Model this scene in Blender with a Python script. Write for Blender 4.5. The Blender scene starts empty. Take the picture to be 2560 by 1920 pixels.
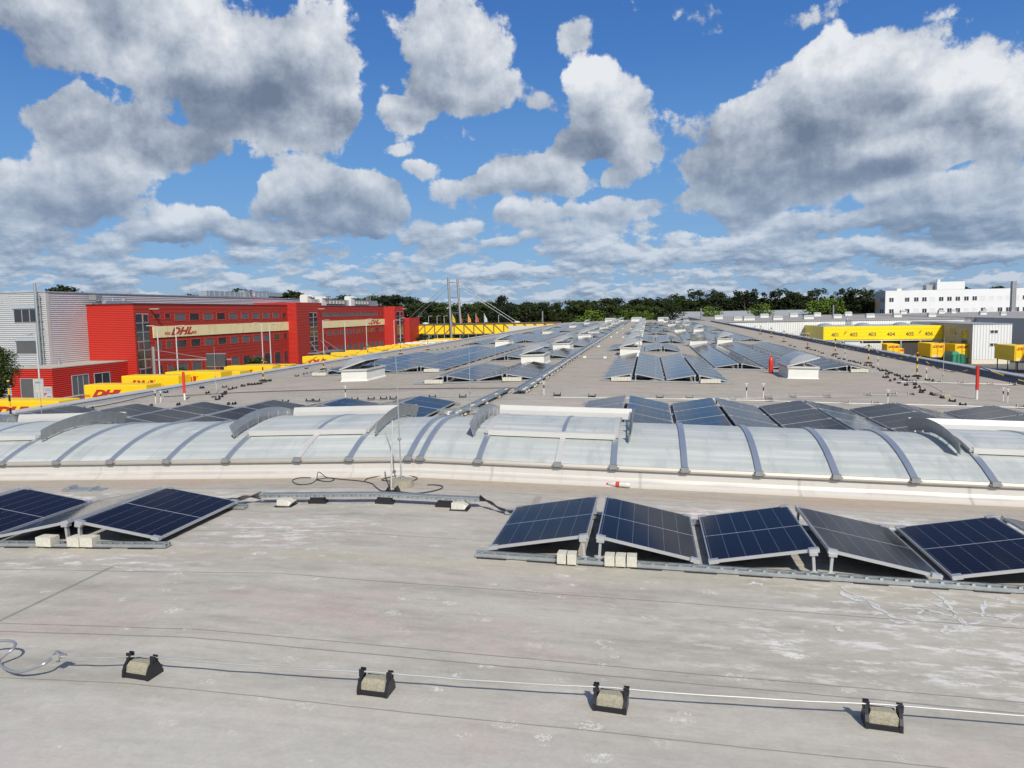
import bpy, math, random
from mathutils import Vector, Matrix
rnd = random.Random(7)
sc = bpy.context.scene
col = sc.collection
R = math.radians

# ------------------------------------------------------------------ camera model (pixels of the 2560x1920 photograph)
F = 1923.0; CX = 3.7; CZ = 2.6; RHO = .018
TH = math.atan(180.9 / F); PSI = math.atan(343.4 * math.cos(TH) / F)
SL = .028
def rz(x): return -SL * abs(x)
def ray(px, py):
    x = px - 1280; y = 960 - py
    u = x * math.cos(RHO) + y * math.sin(RHO); v = -x * math.sin(RHO) + y * math.cos(RHO)
    fy = F * math.cos(TH) + v * math.sin(TH); uz = -F * math.sin(TH) + v * math.cos(TH)
    X = u * math.cos(PSI) - fy * math.sin(PSI); Y = u * math.sin(PSI) + fy * math.cos(PSI)
    return X / Y, uz / Y
def onroof(px, py, h=0):
    a, b = ray(px, py)
    for s in (1, -1):
        Y = (h - SL * s * CX - CZ) / (b + SL * s * a); X = CX + a * Y
        if X * s >= 0 and Y > 0: return Vector((X, Y, rz(X)))
def atX(px, py, X):
    a, b = ray(px, py); Y = (X - CX) / a; return Vector((X, Y, CZ + b * Y))
def atY(px, py, Y):
    a, b = ray(px, py); return Vector((CX + a * Y, Y, CZ + b * Y))
def atZ(px, py, Z):
    a, b = ray(px, py); Y = (Z - CZ) / b; return Vector((CX + a * Y, Y, Z))
S = .31646
CR = {'1': (0, 680, S), '2': (600, 680, S), '3': (1200, 680, S), '4': (1860, 680, S), '5': (0, 1150, S), '6': (600, 1150, S), '8': (1860, 1150, S),
      'm': (700, 700, .13562), 's': (2260, 780, .13562)}
def P(c, x, y): a = CR[c]; return a[0] + x * a[2], a[1] + y * a[2]

# ------------------------------------------------------------------ node helpers
class NT:
    def __init__(s, tree): s.t = tree; s.n = tree.nodes; s.l = tree.links
    def node(s, typ, **kw):
        n = s.n.new(typ)
        for k, v in kw.items():
            if k.startswith('i_'):
                key = k[2:]; n.inputs[int(key) if key.isdigit() else key].default_value = v
            else: setattr(n, k, v)
        return n
    def put(s, sock, v):
        if hasattr(v, 'is_output') or isinstance(v, bpy.types.NodeSocket): s.l.new(v, sock)
        else: sock.default_value = v
    def math(s, op, a, b=None, c=None, clamp=False):
        n = s.n.new('ShaderNodeMath'); n.operation = op; n.use_clamp = clamp
        s.put(n.inputs[0], a)
        if b is not None: s.put(n.inputs[1], b)
        if c is not None: s.put(n.inputs[2], c)
        return n.outputs[0]
    def vmath(s, op, a, b=None, out=0):
        n = s.n.new('ShaderNodeVectorMath'); n.operation = op
        s.put(n.inputs[0], a)
        if b is not None: s.put(n.inputs[1], b)
        return n.outputs[out]
    def noise(s, vec, scale, detail=4, rough=.55, out='Fac', dist=0):
        n = s.n.new('ShaderNodeTexNoise'); s.put(n.inputs['Vector'], vec)
        n.inputs['Scale'].default_value = scale; n.inputs['Detail'].default_value = detail; n.inputs['Roughness'].default_value = rough
        n.inputs['Distortion'].default_value = dist
        return n.outputs[out]
    def smooth(s, x, a, b, lo=0., hi=1.):
        n = s.n.new('ShaderNodeMapRange'); n.interpolation_type = 'SMOOTHSTEP'
        s.put(n.inputs[0], x); n.inputs[1].default_value = a; n.inputs[2].default_value = b
        n.inputs[3].default_value = lo; n.inputs[4].default_value = hi
        return n.outputs[0]
    def mix(s, f, a, b, typ='MIX'):
        n = s.n.new('ShaderNodeMix'); n.data_type = 'RGBA'; n.blend_type = typ
        s.put(n.inputs[0], f)
        for sk, v in ((n.inputs[6], a), (n.inputs[7], b)):
            if isinstance(v, tuple) and len(v) == 3: v = (*v, 1)
            s.put(sk, v)
        return n.outputs[2]
    def comb(s, x, y, z):
        n = s.n.new('ShaderNodeCombineXYZ')
        for i, v in enumerate((x, y, z)): s.put(n.inputs[i], v)
        return n.outputs[0]
    def sep(s, v):
        n = s.n.new('ShaderNodeSeparateXYZ'); s.put(n.inputs[0], v); return n.outputs
    def ramp(s, f, stops):
        n = s.n.new('ShaderNodeValToRGB'); s.put(n.inputs[0], f); e = n.color_ramp.elements
        while len(e) < len(stops): e.new(.5)
        for k, (p, c) in zip(e, stops): k.position = p; k.color = (*c, 1)
        return n.outputs[0]

MATS = {}
def mat(name, color=(.5, .5, .5), rough=.6, metal=0., var=.12, vscale=3., bump=0., bscale=40., spec=.5, custom=None, coords='Object'):
    if name in MATS: return MATS[name]
    m = bpy.data.materials.new(name); m.use_nodes = True; t = NT(m.node_tree)
    b = m.node_tree.nodes['Principled BSDF']
    b.inputs['Roughness'].default_value = rough; b.inputs['Metallic'].default_value = metal
    b.inputs['Specular IOR Level'].default_value = spec
    tc = t.node('ShaderNodeTexCoord').outputs[coords]
    if custom: custom(t, b, tc)
    else:
        n = t.noise(tc, vscale, 6, .6)
        f = t.math('MULTIPLY_ADD', t.math('SUBTRACT', n, .5), 2.2 * var, 1.0)
        c = t.vmath('SCALE', tuple(color)); c.node.inputs[3].default_value = 1
        t.l.new(f, c.node.inputs[3]); t.l.new(c, b.inputs['Base Color'])
    if bump:
        n2 = t.noise(tc, bscale, 4, .6)
        bn = t.node('ShaderNodeBump'); bn.inputs['Strength'].default_value = bump; bn.inputs['Distance'].default_value = .02
        t.l.new(n2, bn.inputs['Height']); t.l.new(bn.outputs[0], b.inputs['Normal'])
    MATS[name] = m; return m

# ------------------------------------------------------------------ mesh builder
class MB:
    def __init__(s): s.v = []; s.f = []; s.m = []
    def add(s, vs, fs, mi=0):
        o = len(s.v); s.v += [tuple(v) for v in vs]; s.f += [tuple(o + i for i in f) for f in fs]; s.m += [mi] * len(fs); return s
    def box(s, x0, x1, y0, y1, z0, z1, mi=0):
        vs = [(x, y, z) for z in (z0, z1) for y in (y0, y1) for x in (x0, x1)]
        return s.add(vs, [(0, 2, 3, 1), (4, 5, 7, 6), (0, 1, 5, 4), (2, 6, 7, 3), (0, 4, 6, 2), (1, 3, 7, 5)], mi)
    def rbox(s, x0, x1, y0, y1, h0, h1, mi=0):          # a box lying on the sloping roof
        vs = [(x, y, rz(x) + h) for h in (h0, h1) for y in (y0, y1) for x in (x0, x1)]
        return s.add(vs, [(0, 2, 3, 1), (4, 5, 7, 6), (0, 1, 5, 4), (2, 6, 7, 3), (0, 4, 6, 2), (1, 3, 7, 5)], mi)
    def hexa(s, b, t, mi=0):                             # bottom ring, top ring of n points
        n = len(b); fs = [tuple(range(n - 1, -1, -1)), tuple(range(n, 2 * n))]
        fs += [(i, (i + 1) % n, n + (i + 1) % n, n + i) for i in range(n)]
        return s.add(list(b) + list(t), fs, mi)
    def prism(s, poly, vec, mi=0):
        v = Vector(vec); return s.hexa([Vector(p) for p in poly], [Vector(p) + v for p in poly], mi)
    def cyl(s, c, r, h, n=12, mi=0, r2=None):
        r2 = r if r2 is None else r2
        b = [(c[0] + r * math.cos(2 * math.pi * i / n), c[1] + r * math.sin(2 * math.pi * i / n), c[2]) for i in range(n)]
        t = [(c[0] + r2 * math.cos(2 * math.pi * i / n), c[1] + r2 * math.sin(2 * math.pi * i / n), c[2] + h) for i in range(n)]
        return s.hexa(b, t, mi)
    def tube(s, pts, r, n=6, mi=0):
        pts = [Vector(p) for p in pts]; rings = []
        for i, p in enumerate(pts):
            d = (pts[min(i + 1, len(pts) - 1)] - pts[max(i - 1, 0)]).normalized()
            a = d.cross(Vector((0, 0, 1)))
            if a.length < .05: a = d.cross(Vector((1, 0, 0)))
            a.normalize(); b = d.cross(a).normalized(); rr = r[i] if isinstance(r, (list, tuple)) else r
            rings.append([p + (a * math.cos(2 * math.pi * k / n) + b * math.sin(2 * math.pi * k / n)) * rr for k in range(n)])
        vs = [v for q in rings for v in q]; fs = []
        for i in range(len(pts) - 1):
            for k in range(n): fs.append((i * n + k, i * n + (k + 1) % n, (i + 1) * n + (k + 1) % n, (i + 1) * n + k))
        fs.append(tuple(range(n - 1, -1, -1))); fs.append(tuple((len(pts) - 1) * n + k for k in range(n)))
        return s.add(vs, fs, mi)
    def lathe(s, c, prof, n=24, mi=0):
        vs = []; fs = []
        for (r, z) in prof:
            for i in range(n): vs.append((c[0] + r * math.cos(2 * math.pi * i / n), c[1] + r * math.sin(2 * math.pi * i / n), c[2] + z))
        for j in range(len(prof) - 1):
            for i in range(n): fs.append((j * n + i, j * n + (i + 1) % n, (j + 1) * n + (i + 1) % n, (j + 1) * n + i))
        fs.append(tuple(range(n - 1, -1, -1))); fs.append(tuple((len(prof) - 1) * n + i for i in range(n)))
        return s.add(vs, fs, mi)
    def mesh(s, name, mats, off=(0, 0, 0), smooth=False):
        me = bpy.data.meshes.new(name)
        me.from_pydata([(v[0] - off[0], v[1] - off[1], v[2] - off[2]) for v in s.v], [], s.f)
        for m in (mats if isinstance(mats, (list, tuple)) else [mats]): me.materials.append(m)
        me.polygons.foreach_set('material_index', s.m)
        if smooth: me.polygons.foreach_set('use_smooth', [True] * len(s.f))
        me.update()
        if smooth:
            try: me.set_sharp_from_angle(angle=R(35))
            except Exception: pass
        return me
    def build(s, name, mats, parent=None, smooth=False):
        off = (0, 0, 0)
        if parent is not None:
            p = parent
            while p.parent: p = p.parent
            off = p.location
        o = bpy.data.objects.new(name, s.mesh(name, mats, off, smooth)); col.objects.link(o)
        if parent is not None: o.parent = parent
        return o
def link(name, me, parent=None, loc=(0, 0, 0), rot=(0, 0, 0), scale=None):
    o = bpy.data.objects.new(name, me); col.objects.link(o); o.location = loc; o.rotation_euler = rot
    if scale: o.scale = scale
    if parent: o.parent = parent
    return o
def tag(o, label=None, cat=None, group=None, kind=None):
    if label: o['label'] = label
    if cat: o['category'] = cat
    if group: o['group'] = group
    if kind: o['kind'] = kind
    return o
def thing(name, loc, label, cat, group=None):
    o = bpy.data.objects.new(name, None); col.objects.link(o); o.location = loc; o.empty_display_size = .2
    return tag(o, label, cat, group)
def copy_tree(o, parent=None):
    c = o.copy(); col.objects.link(c)
    if parent: c.parent = parent
    for ch in list(o.children): copy_tree(ch, c)
    return c
def text_mesh(txt, size, shear=0., bold=.0, name='lettering'):
    cu = bpy.data.curves.new(name, 'FONT'); cu.body = txt; cu.size = size; cu.shear = shear; cu.offset = bold; cu.extrude = .004
    cu.align_x = 'CENTER'; cu.align_y = 'CENTER'; cu.resolution_u = 3
    o = bpy.data.objects.new(name, cu); col.objects.link(o)
    dg = bpy.context.evaluated_depsgraph_get(); me = bpy.data.meshes.new_from_object(o.evaluated_get(dg))
    bpy.data.objects.remove(o); return me
def text(txt, size, loc, normal, m, parent, shear=0., bold=0., xs=1., name='lettering'):
    me = text_mesh(txt, size, shear, bold, name); me.materials.clear(); me.materials.append(m)
    p = parent
    while p.parent: p = p.parent
    rot = {'-y': (R(90), 0, 0), '+x': (R(90), 0, R(90)), '-x': (R(90), 0, R(-90))}[normal]
    o = link(name, me, parent, Vector(loc) - Vector(p.location), rot, (xs, 1, 1)); return o

# ------------------------------------------------------------------ materials
def roofmat(t, b, tc):
    x, y, z = t.sep(tc)[0:3]
    st = t.comb(t.math('MULTIPLY', x, .35), t.math('MULTIPLY', y, 1.6), 0.)      # long soft marks that run across the roof
    big = t.noise(tc, .22, 5, .6); streak = t.noise(st, 1.1, 7, .68); fine = t.noise(tc, 30, 4, .7)
    base = t.ramp(streak, [(.3, (.31, .298, .262)), (.46, (.40, .388, .348)), (.6, (.445, .432, .39)), (.75, (.50, .487, .445))])
    far = t.smooth(y, 16., 30.)
    base = t.mix(t.math('MULTIPLY', far, .6), base, (.35, .305, .24))
    dn = t.noise(t.comb(t.math('MULTIPLY', x, .5), t.math('MULTIPLY', y, 2.6), 4.), 1.6, 6, .7)
    base = t.mix(t.math('MULTIPLY', t.smooth(dn, .48, .66), t.math('MULTIPLY_ADD', far, .4, .3)), base, (.24, .225, .2))
    mk = t.noise(t.comb(t.math('MULTIPLY', x, 1.1), t.math('MULTIPLY', y, 3.6), 9.), 1.9, 6, .66)
    base = t.mix(t.math('MULTIPLY', t.smooth(mk, .50, .34), t.math('MULTIPLY_ADD', far, .35, .22)), base, (.235, .21, .175))
    base = t.mix(t.math('MULTIPLY', t.smooth(mk, .56, .70), .35), base, (.54, .52, .475))
    # pink algae stains
    pk = t.noise(t.comb(t.math('MULTIPLY', x, .6), t.math('MULTIPLY', y, 1.3), 7.), .8, 6, .7)
    px_ = t.math('MULTIPLY', t.smooth(pk, .46, .66), t.smooth(big, .35, .6))
    base = t.mix(t.math('MULTIPLY', px_, .5), base, (.46, .345, .33))
    # bluish worn zone close to the camera
    nz = t.math('SUBTRACT', 1., t.smooth(y, 3.6, 5.6))
    base = t.mix(t.math('MULTIPLY', nz, .55), base, (.475, .47, .45))
    # brown strip of dirt in front of the skylight kerb
    yy = t.math('ABSOLUTE', t.math('SUBTRACT', y, 11.35)); dirt = t.math('MULTIPLY', t.smooth(yy, .65, .1), t.smooth(streak, .3, .6))
    base = t.mix(t.math('MULTIPLY', dirt, .6), base, (.36, .28, .2))
    yy2 = t.math('ABSOLUTE', t.math('SUBTRACT', y, 7.7)); base = t.mix(t.math('MULTIPLY', t.smooth(yy2, .35, 0.), .3), base, (.42, .39, .28))
    # scuffs and boot prints
    def prints(scale, seed, zone, amt):
        nonlocal base
        v = t.node('ShaderNodeTexVoronoi'); v.inputs['Scale'].default_value = scale; v.inputs['Randomness'].default_value = 1
        cs = t.comb(t.math('MULTIPLY', x, .75), t.math('MULTIPLY', y, 1.15), seed); t.l.new(cs, v.inputs['Vector'])
        blob = t.smooth(v.outputs['Distance'], .26, .14)
        pat = t.smooth(t.noise(tc, 34, 3, .6, dist=1.2), .47, .58)
        nn = t.smooth(t.noise(tc, 9, 3, .6), .38, .5)
        cell = t.smooth(t.sep(v.outputs['Color'])[0], .45, .5)
        m = t.math('MULTIPLY', t.math('MULTIPLY', t.math('MULTIPLY', blob, t.sep(v.outputs['Color'])[1]), t.math('MULTIPLY', pat, nn)), t.math('MULTIPLY', cell, zone))
        base = t.mix(t.math('MULTIPLY', m, amt), base, (.72, .72, .70))
    zn = t.smooth(t.noise(tc, .5, 3, .5), .38, .6)
    near = t.math('SUBTRACT', 1., t.smooth(y, 9.5, 12.))
    prints(3.4, 1., t.math('MULTIPLY', zn, near), 1.)
    prints(2.7, 9., near, .85); prints(4.6, 5., near, .75)
    # white smears round the arrays
    def band(y0, w, x0, x1):
        return t.math('MULTIPLY', t.smooth(t.math('ABSOLUTE', t.math('SUBTRACT', y, y0)), w, w * .25), t.math('MULTIPLY', t.smooth(x, x0 - 1, x0 + .5), t.smooth(x, x1 + .6, x1 - .6)))
    sm = t.noise(t.comb(t.math('MULTIPLY', x, 1.1), t.math('MULTIPLY', y, 3.), 2.), 2.4, 7, .72)
    zz = t.math('MAXIMUM', t.math('MAXIMUM', band(10.3, .7, -6., -.5), band(10.2, .7, 3.8, 12)), t.math('MAXIMUM', band(7.3, .45, -6, -1.2), t.math('MAXIMUM', band(8.6, 1.0, -1.6, .1), t.math('MAXIMUM', band(7.2, 1.1, 5.2, 9.5), band(6.2, .9, 4.4, 7.5)))))
    base = t.mix(t.math('MULTIPLY', t.math('MULTIPLY', zz, t.smooth(sm, .49, .62)), .75), base, (.66, .655, .64))
    # laps between the membrane sheets
    def line(v, p, w):
        nonlocal base
        wob = t.math('MULTIPLY_ADD', t.noise(tc, .8, 3, .6), .05, -.025)
        d = t.math('ABSOLUTE', t.math('SUBTRACT', t.math('ADD', v, wob), p))
        base = t.mix(t.math('MULTIPLY', t.smooth(d, w, w * .3), .7), base, (.17, .165, .155))
    for p_, w_ in ((8.55, .012), (7.05, .014), (5.66, .012), (5.5, .014), (4.72, .01), (3.6, .01), (10.9, .012), (19.2, .02), (24.6, .02), (26.3, .025), (23., .02), (27.6, .02)): line(y, p_, w_)
    stripe = t.math('MULTIPLY', t.smooth(y, 5.5, 5.7), t.smooth(y, 7.3, 7.1))
    d2 = t.math('ABSOLUTE', t.math('SUBTRACT', x, -1.98)); base = t.mix(t.math('MULTIPLY', t.math('MULTIPLY', t.smooth(d2, .03, .015), stripe), .6), base, (.16, .155, .15))
    d3 = t.math('ABSOLUTE', t.math('SUBTRACT', x, 2.15)); s3 = t.math('MULTIPLY', t.smooth(y, 9.6, 9.8), t.smooth(y, 10.9, 10.7))
    base = t.mix(t.math('MULTIPLY', t.math('MULTIPLY', t.smooth(d3, .06, .04), s3), .6), base, (.27, .22, .22))
    sp8 = t.noise(tc, 7., 5, .65)
    fr = t.math('MULTIPLY_ADD', t.math('SUBTRACT', fine, .5), .3, t.math('MULTIPLY_ADD', sp8, .26, .87))
    sc_ = t.vmath('SCALE', base); t.l.new(fr, sc_.node.inputs[3]); t.l.new(t.vmath('MULTIPLY', sc_, (1.03, 1.0, .955)), b.inputs['Base Color'])
    bn = t.node('ShaderNodeBump'); bn.inputs['Strength'].default_value = .35; bn.inputs['Distance'].default_value = .012
    h = t.math('ADD', t.math('MULTIPLY', streak, 1.2), t.math('MULTIPLY', fine, .25)); t.l.new(h, bn.inputs['Height']); t.l.new(bn.outputs[0], b.inputs['Normal'])
M_roof = mat('roof_membrane', rough=.8, spec=.3, custom=roofmat)

def cellmat(t, b, tc):
    x, y, z = t.sep(tc)[0:3]
    def lines(v, off, pitch, w):
        m = t.math('MODULO', t.math('ADD', t.math('SUBTRACT', v, off), pitch * 40.5), pitch)
        return t.math('LESS_THAN', t.math('ABSOLUTE', t.math('SUBTRACT', m, pitch / 2)), w)
    oi = t.node('ShaderNodeObjectInfo'); rn = oi.outputs['Random']
    c = t.mix(rn, (.0055, .005, .009), (.009, .0068, .0095))
    c = t.mix(t.math('MULTIPLY', t.noise(tc, 2.2, 2, .5), .4), c, (.004, .005, .010))
    c = t.mix(t.math('MULTIPLY', lines(y, .87, .0705, .0022), .12), c, (.25, .2, .25))
    c = t.mix(t.math('MULTIPLY', lines(x, .545, .171, .0022), .45), c, (.26, .27, .31))
    c = t.mix(t.math('MULTIPLY', t.math('LESS_THAN', t.math('ABSOLUTE', t.math('SUBTRACT', y, .87)), .006), .85), c, (.45, .46, .5))
    b.inputs['IOR'].default_value = 1.17; b.inputs['Specular Tint'].default_value = (1, .72, .68, 1)
    t.l.new(c, b.inputs['Base Color'])
    t.l.new(t.math('MULTIPLY_ADD', t.noise(tc, 5, 3, .5), .06, .07), b.inputs['Roughness'])
M_cell = mat('photovoltaic_glass', rough=.1, spec=.5, custom=cellmat)
M_alu = mat('anodised_aluminium', (.50, .51, .52), .42, .55, .05)
M_galv = mat('galvanised_steel', (.48, .52, .54), .38, .75, .25, 14)
M_galvd = mat('weathered_zinc', (.36, .37, .37), .45, .6, .3, 8)
M_rubber = mat('black_rubber', (.012, .012, .014), .6, 0, .2, 20)
M_blackpl = mat('black_plastic', (.012, .012, .016), .4, 0, .2, 20)
M_conc = mat('pale_concrete', (.55, .53, .46), .9, 0, .3, 18, .3, 80)
M_concd = mat('aggregate_concrete', (.33, .305, .23), .95, 0, .55, 60, .6, 120)
M_dark = mat('back_sheet', (.03, .03, .035), .7)
M_white = mat('white_coated_metal', (.66, .66, .62), .5, 0, .08, 2)
M_yblk = mat('safety_yellow', (.75, .48, .03), .5, 0, .1)
M_red = mat('signal_red', (.62, .035, .02), .4, 0, .1)
M_cable = mat('black_cable', (.02, .018, .018), .6, 0, .1)
M_wire = mat('bright_aluminium_wire', (.50, .50, .48), .45, .6, .2)
def kerbmat(t, b, tc):
    x, y, z = t.sep(tc)[0:3]
    h = t.math('ADD', z, t.math('MULTIPLY', t.math('ABSOLUTE', x), SL))
    st = t.noise(t.comb(t.math('MULTIPLY', x, 3.), y, t.math('MULTIPLY', z, .6)), 2., 6, .7)
    lo = t.noise(t.comb(t.math('MULTIPLY', x, .7), y, t.math('MULTIPLY', z, 5.)), 1.4, 5, .6)
    c = t.mix(t.math('MULTIPLY', t.smooth(st, .5, .75), .35), (.52, .50, .47), (.36, .33, .30))
    band = t.math('MULTIPLY', t.smooth(t.math('ABSOLUTE', t.math('SUBTRACT', h, .075)), .035, .005), t.smooth(lo, .35, .6))
    c = t.mix(t.math('MULTIPLY', band, .6), c, (.34, .32, .30))
    c = t.mix(t.math('MULTIPLY', t.smooth(h, .035, .0), .5), c, (.5, .4, .28))
    jm = t.math('ABSOLUTE', t.math('SUBTRACT', t.math('MODULO', t.math('ADD', x, 46.3), 2.32), 1.16)); c = t.mix(t.math('MULTIPLY', t.smooth(jm, .035, .01), t.math('MULTIPLY', t.smooth(st, .3, .6), .55)), c, (.25, .235, .21))
    t.l.new(c, b.inputs['Base Color'])
M_kerb = mat('weathered_white_kerb', rough=.45, custom=kerbmat)
def polymat(t, b, tc):
    x, y, z = t.sep(tc)[0:3]
    st = t.noise(t.comb(t.math('MULTIPLY', x, 2.6), t.math('MULTIPLY', y, .7), 1.), 1.3, 7, .7)
    hz = t.noise(t.comb(t.math('MULTIPLY', x, .12), t.math('MULTIPLY', y, 3.), 4.), 2.2, 3, .6)
    c = t.ramp(hz, [(.38, (.40, .425, .40)), (.55, (.46, .48, .455)), (.66, (.53, .545, .52))])
    c = t.mix(t.math('MULTIPLY', t.smooth(st, .46, .70), .65), c, (.30, .33, .33))
    fl = t.node('ShaderNodeTexWave'); fl.inputs['Scale'].default_value = 16; fl.bands_direction = 'X'; t.l.new(tc, fl.inputs['Vector'])
    c = t.mix(t.math('MULTIPLY', fl.outputs['Fac'], .12), c, (.4, .44, .45))
    t.l.new(c, b.inputs['Base Color'])
M_poly = mat('opal_polycarbonate', rough=.5, custom=polymat)
M_bluealu = mat('blue_grey_cover_strip', (.40, .44, .475), .35, .6, .08)
M_dome = mat('grey_acrylic_dome', (.27, .29, .31), .25, 0, .12, 2)

# ------------------------------------------------------------------ the warehouse whose roof we stand on
YG = -8.6
wh = thing('warehouse', (0, 90, YG), 'long warehouse with shallow gabled grey membrane roof that carries the solar arrays', 'warehouse')
XL_, XR_ = -15.9, 17.6; Y0_, Y1_ = -14, 180
m = MB(); xs = [XL_, -8, 0, 8, XR_]; ys = [Y0_, 20, 60, 120, Y1_]
for j, y in enumerate(ys):
    for x in xs: m.v.append((x, y, rz(x)))
n = len(xs)
for j in range(len(ys) - 1):
    for i in range(n - 1): m.f.append((j * n + i, j * n + i + 1, (j + 1) * n + i + 1, (j + 1) * n + i)); m.m.append(0)
roof = m.build('roof', M_roof)
roof.parent = wh; roof.location = -wh.location      # keeps the roof's own coordinates in metres
M_par = mat('parapet_membrane_dark', (.085, .09, .10), .6, 0, .25, 2)
M_cap = mat('zinc_coping', (.55, .56, .57), .4, .5, .12, 1)
M_capw = mat('white_coping', (.50, .495, .475), .5, .1, .12, 1)
M_parl = mat('parapet_membrane_grey', (.24, .25, .27), .7, 0, .25, 2)
m = MB(); m.prism([(XL_ - .55, Y0_, -.52), (XL_, Y0_, rz(XL_)), (XL_ - .10, Y0_, -.33), (XL_ - .55, Y0_, -.33)], (0, Y1_ - Y0_, 0)); m.build('parapet', M_parl, wh)
MB().box(XL_ - .62, XL_ - .06, Y0_, Y1_, -.325, -.285).build('coping', M_capw, wh)
m = MB(); m.prism([(XR_ + .45, Y0_, -.52), (XR_, Y0_, rz(XR_)), (XR_ + .16, Y0_, -.24), (XR_ + .45, Y0_, -.24)], (0, Y1_ - Y0_, 0)); m.build('parapet', M_par, wh)
MB().box(XR_ + .13, XR_ + .52, Y0_, Y1_, -.235, -.20).build('coping', M_cap, wh)
M_cream = mat('cream_sheet_wall', (.55, .54, .5), .6)
MB().box(XL_ - .5, XR_ + .4, Y0_, Y1_, YG, -.56).build('wall', M_cream, wh)
MB().rbox(XL_, 0, Y1_ - .3, Y1_, 0, .25).rbox(0, XR_, Y1_ - .3, Y1_, 0, .25).build('end_upstand', M_parl, wh)

# ------------------------------------------------------------------ vaulted skylight
YE = 11.78; WS = 1.75; RISE = .38; RR = (WS * WS + RISE * RISE) / (2 * RISE); YC = YE + WS
def arc(t, off=0.):            # t 0..1 front eave to back eave -> (y, height above roof)
    a0 = math.asin(WS / RR); a = -a0 + 2 * a0 * t
    return YC + (RR + off) * math.sin(a), .29 + RISE - RR + (RR + off) * math.cos(a)
def ys_to_t(y): return (math.asin((y - YC) / RR) / math.asin(WS / RR) + 1) / 2
sk = thing('vaulted_skylight', (0, YC, 0), 'long vaulted skylight of opal panels on a white kerb crossing the whole roof', 'skylight')
XS0, XS1 = -15.2, 16.4
def profX(poly, x0, x1, mb, mi=0):          # sweep a (y,h) polygon along x following the roof fall
    segs = [(x0, min(x1, 0)), (max(x0, 0), x1)] if x0 < 0 < x1 else [(x0, x1)]
    for a, b in segs:
        if b - a < .001: continue
        mb.hexa([(a, y, rz(a) + h) for y, h in poly], [(b, y, rz(b) + h) for y, h in poly], mi)
m = MB()
for sgn in (1, -1):
    f = lambda y: YC + sgn * (y - YC)
    poly = [(f(11.60), .0), (f(11.66), .03), (f(11.73), .07), (f(11.76), .12), (f(11.77), .235), (f(11.95), .235), (f(11.95), 0)]
    profX(poly if sgn == 1 else poly[::-1], XS0, XS1, m)
m.build('kerb', M_kerb, sk)
m = MB()
for sgn in (1, -1):
    f = lambda y: YC + sgn * (y - YC)
    poly = [(f(11.735), .238), (f(11.735), .262), (f(11.75), .30), (f(11.93), .30), (f(11.93), .238)]
    profX(poly if sgn == 1 else poly[::-1], XS0, XS1, m)
m.build('eaves_profile', mat('beige_anodised_profile', (.42, .39, .34), .5, .3, .12, 1), sk)
profile_line = MB()
for sgn in (1,):
    profX([(11.731, .232), (11.731, .237), (11.76, .237), (11.76, .232)], XS0, XS1, profile_line)
profile_line.build('drip_edge', M_galvd, sk)
RIBPX = [(8, 1162), (143, 1162), (277, 1160), (418, 1155), (565, 1152), (743, 1149), (872, 1146), (1024, 1143), (1044, 1143), (1193, 1150), (1391, 1158), (1530, 1164), (1708, 1174), (1893, 1182), (2086, 1191), (2282, 1197), (2482, 1207)]
ribs = [atY(x + 4, y, YE).x for x, y in RIBPX]
ribs[7], ribs[8] = -.10, .10
ribs = [ribs[0] - 1.1 * k for k in range(6, 0, -1)] + ribs + [ribs[-1] + 1.12 * k for k in range(1, 8)]
def ribmesh(x, t0=0., t1=1., w=.046, off=.0, th=.035, mb=None):
    mb = mb or MB(); N = 18; vs = []
    for i in range(N + 1):
        t = t0 + (t1 - t0) * i / N
        for o, dx in ((off, -w), (off, w), (off + th, w), (off + th, -w)):
            y, h = arc(t, o); vs.append((x + dx, y, rz(x) + h))
    fs = [(3, 2, 1, 0), (4 * N, 4 * N + 1, 4 * N + 2, 4 * N + 3)]
    for i in range(N):
        for k in range(4): fs.append((4 * i + k, 4 * i + (k + 1) % 4, 4 * i + 4 + (k + 1) % 4, 4 * i + 4 + k))
    return mb.add(vs, fs)
i0 = 6
VENT = [(i0 + 4, i0 + 5, i0 + 6), (i0 + 9, i0 + 10, i0 + 11), (i0 - 2, i0 - 1, i0), (i0 + 16, i0 + 17, i0 + 18)]
flat_ribs = {v[1] for v in VENT[:3]}
for i, x in enumerate(ribs):
    if x < XS0 or x > XS1: continue
    mt = M_capw if i in flat_ribs else M_bluealu
    rb = ribmesh(x).build('rib', mt, sk, smooth=True)
    m = MB(); z = rz(x); m.box(x - .058, x + .058, 11.69, 11.75, z + .255, z + .325); m.box(x - .085, x + .085, 11.70, 11.73, z + .27, z + .285); m.build('end_clamp', M_galvd, rb)
for a, b in zip(ribs[:-1], ribs[1:]):
    if a < XS0 or b > XS1 or b - a < .14: continue
    m = MB(); N = 20; vs = []
    for i in range(N + 1):
        y, h = arc(i / N, .008)
        for x in (a + .03, b - .03): vs.append((x, y, rz(x) + h))
    m.add(vs, [(2 * i, 2 * i + 1, 2 * i + 3, 2 * i + 2) for i in range(N)])
    m.build('glazing_panel', M_poly, sk, smooth=True)
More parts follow.
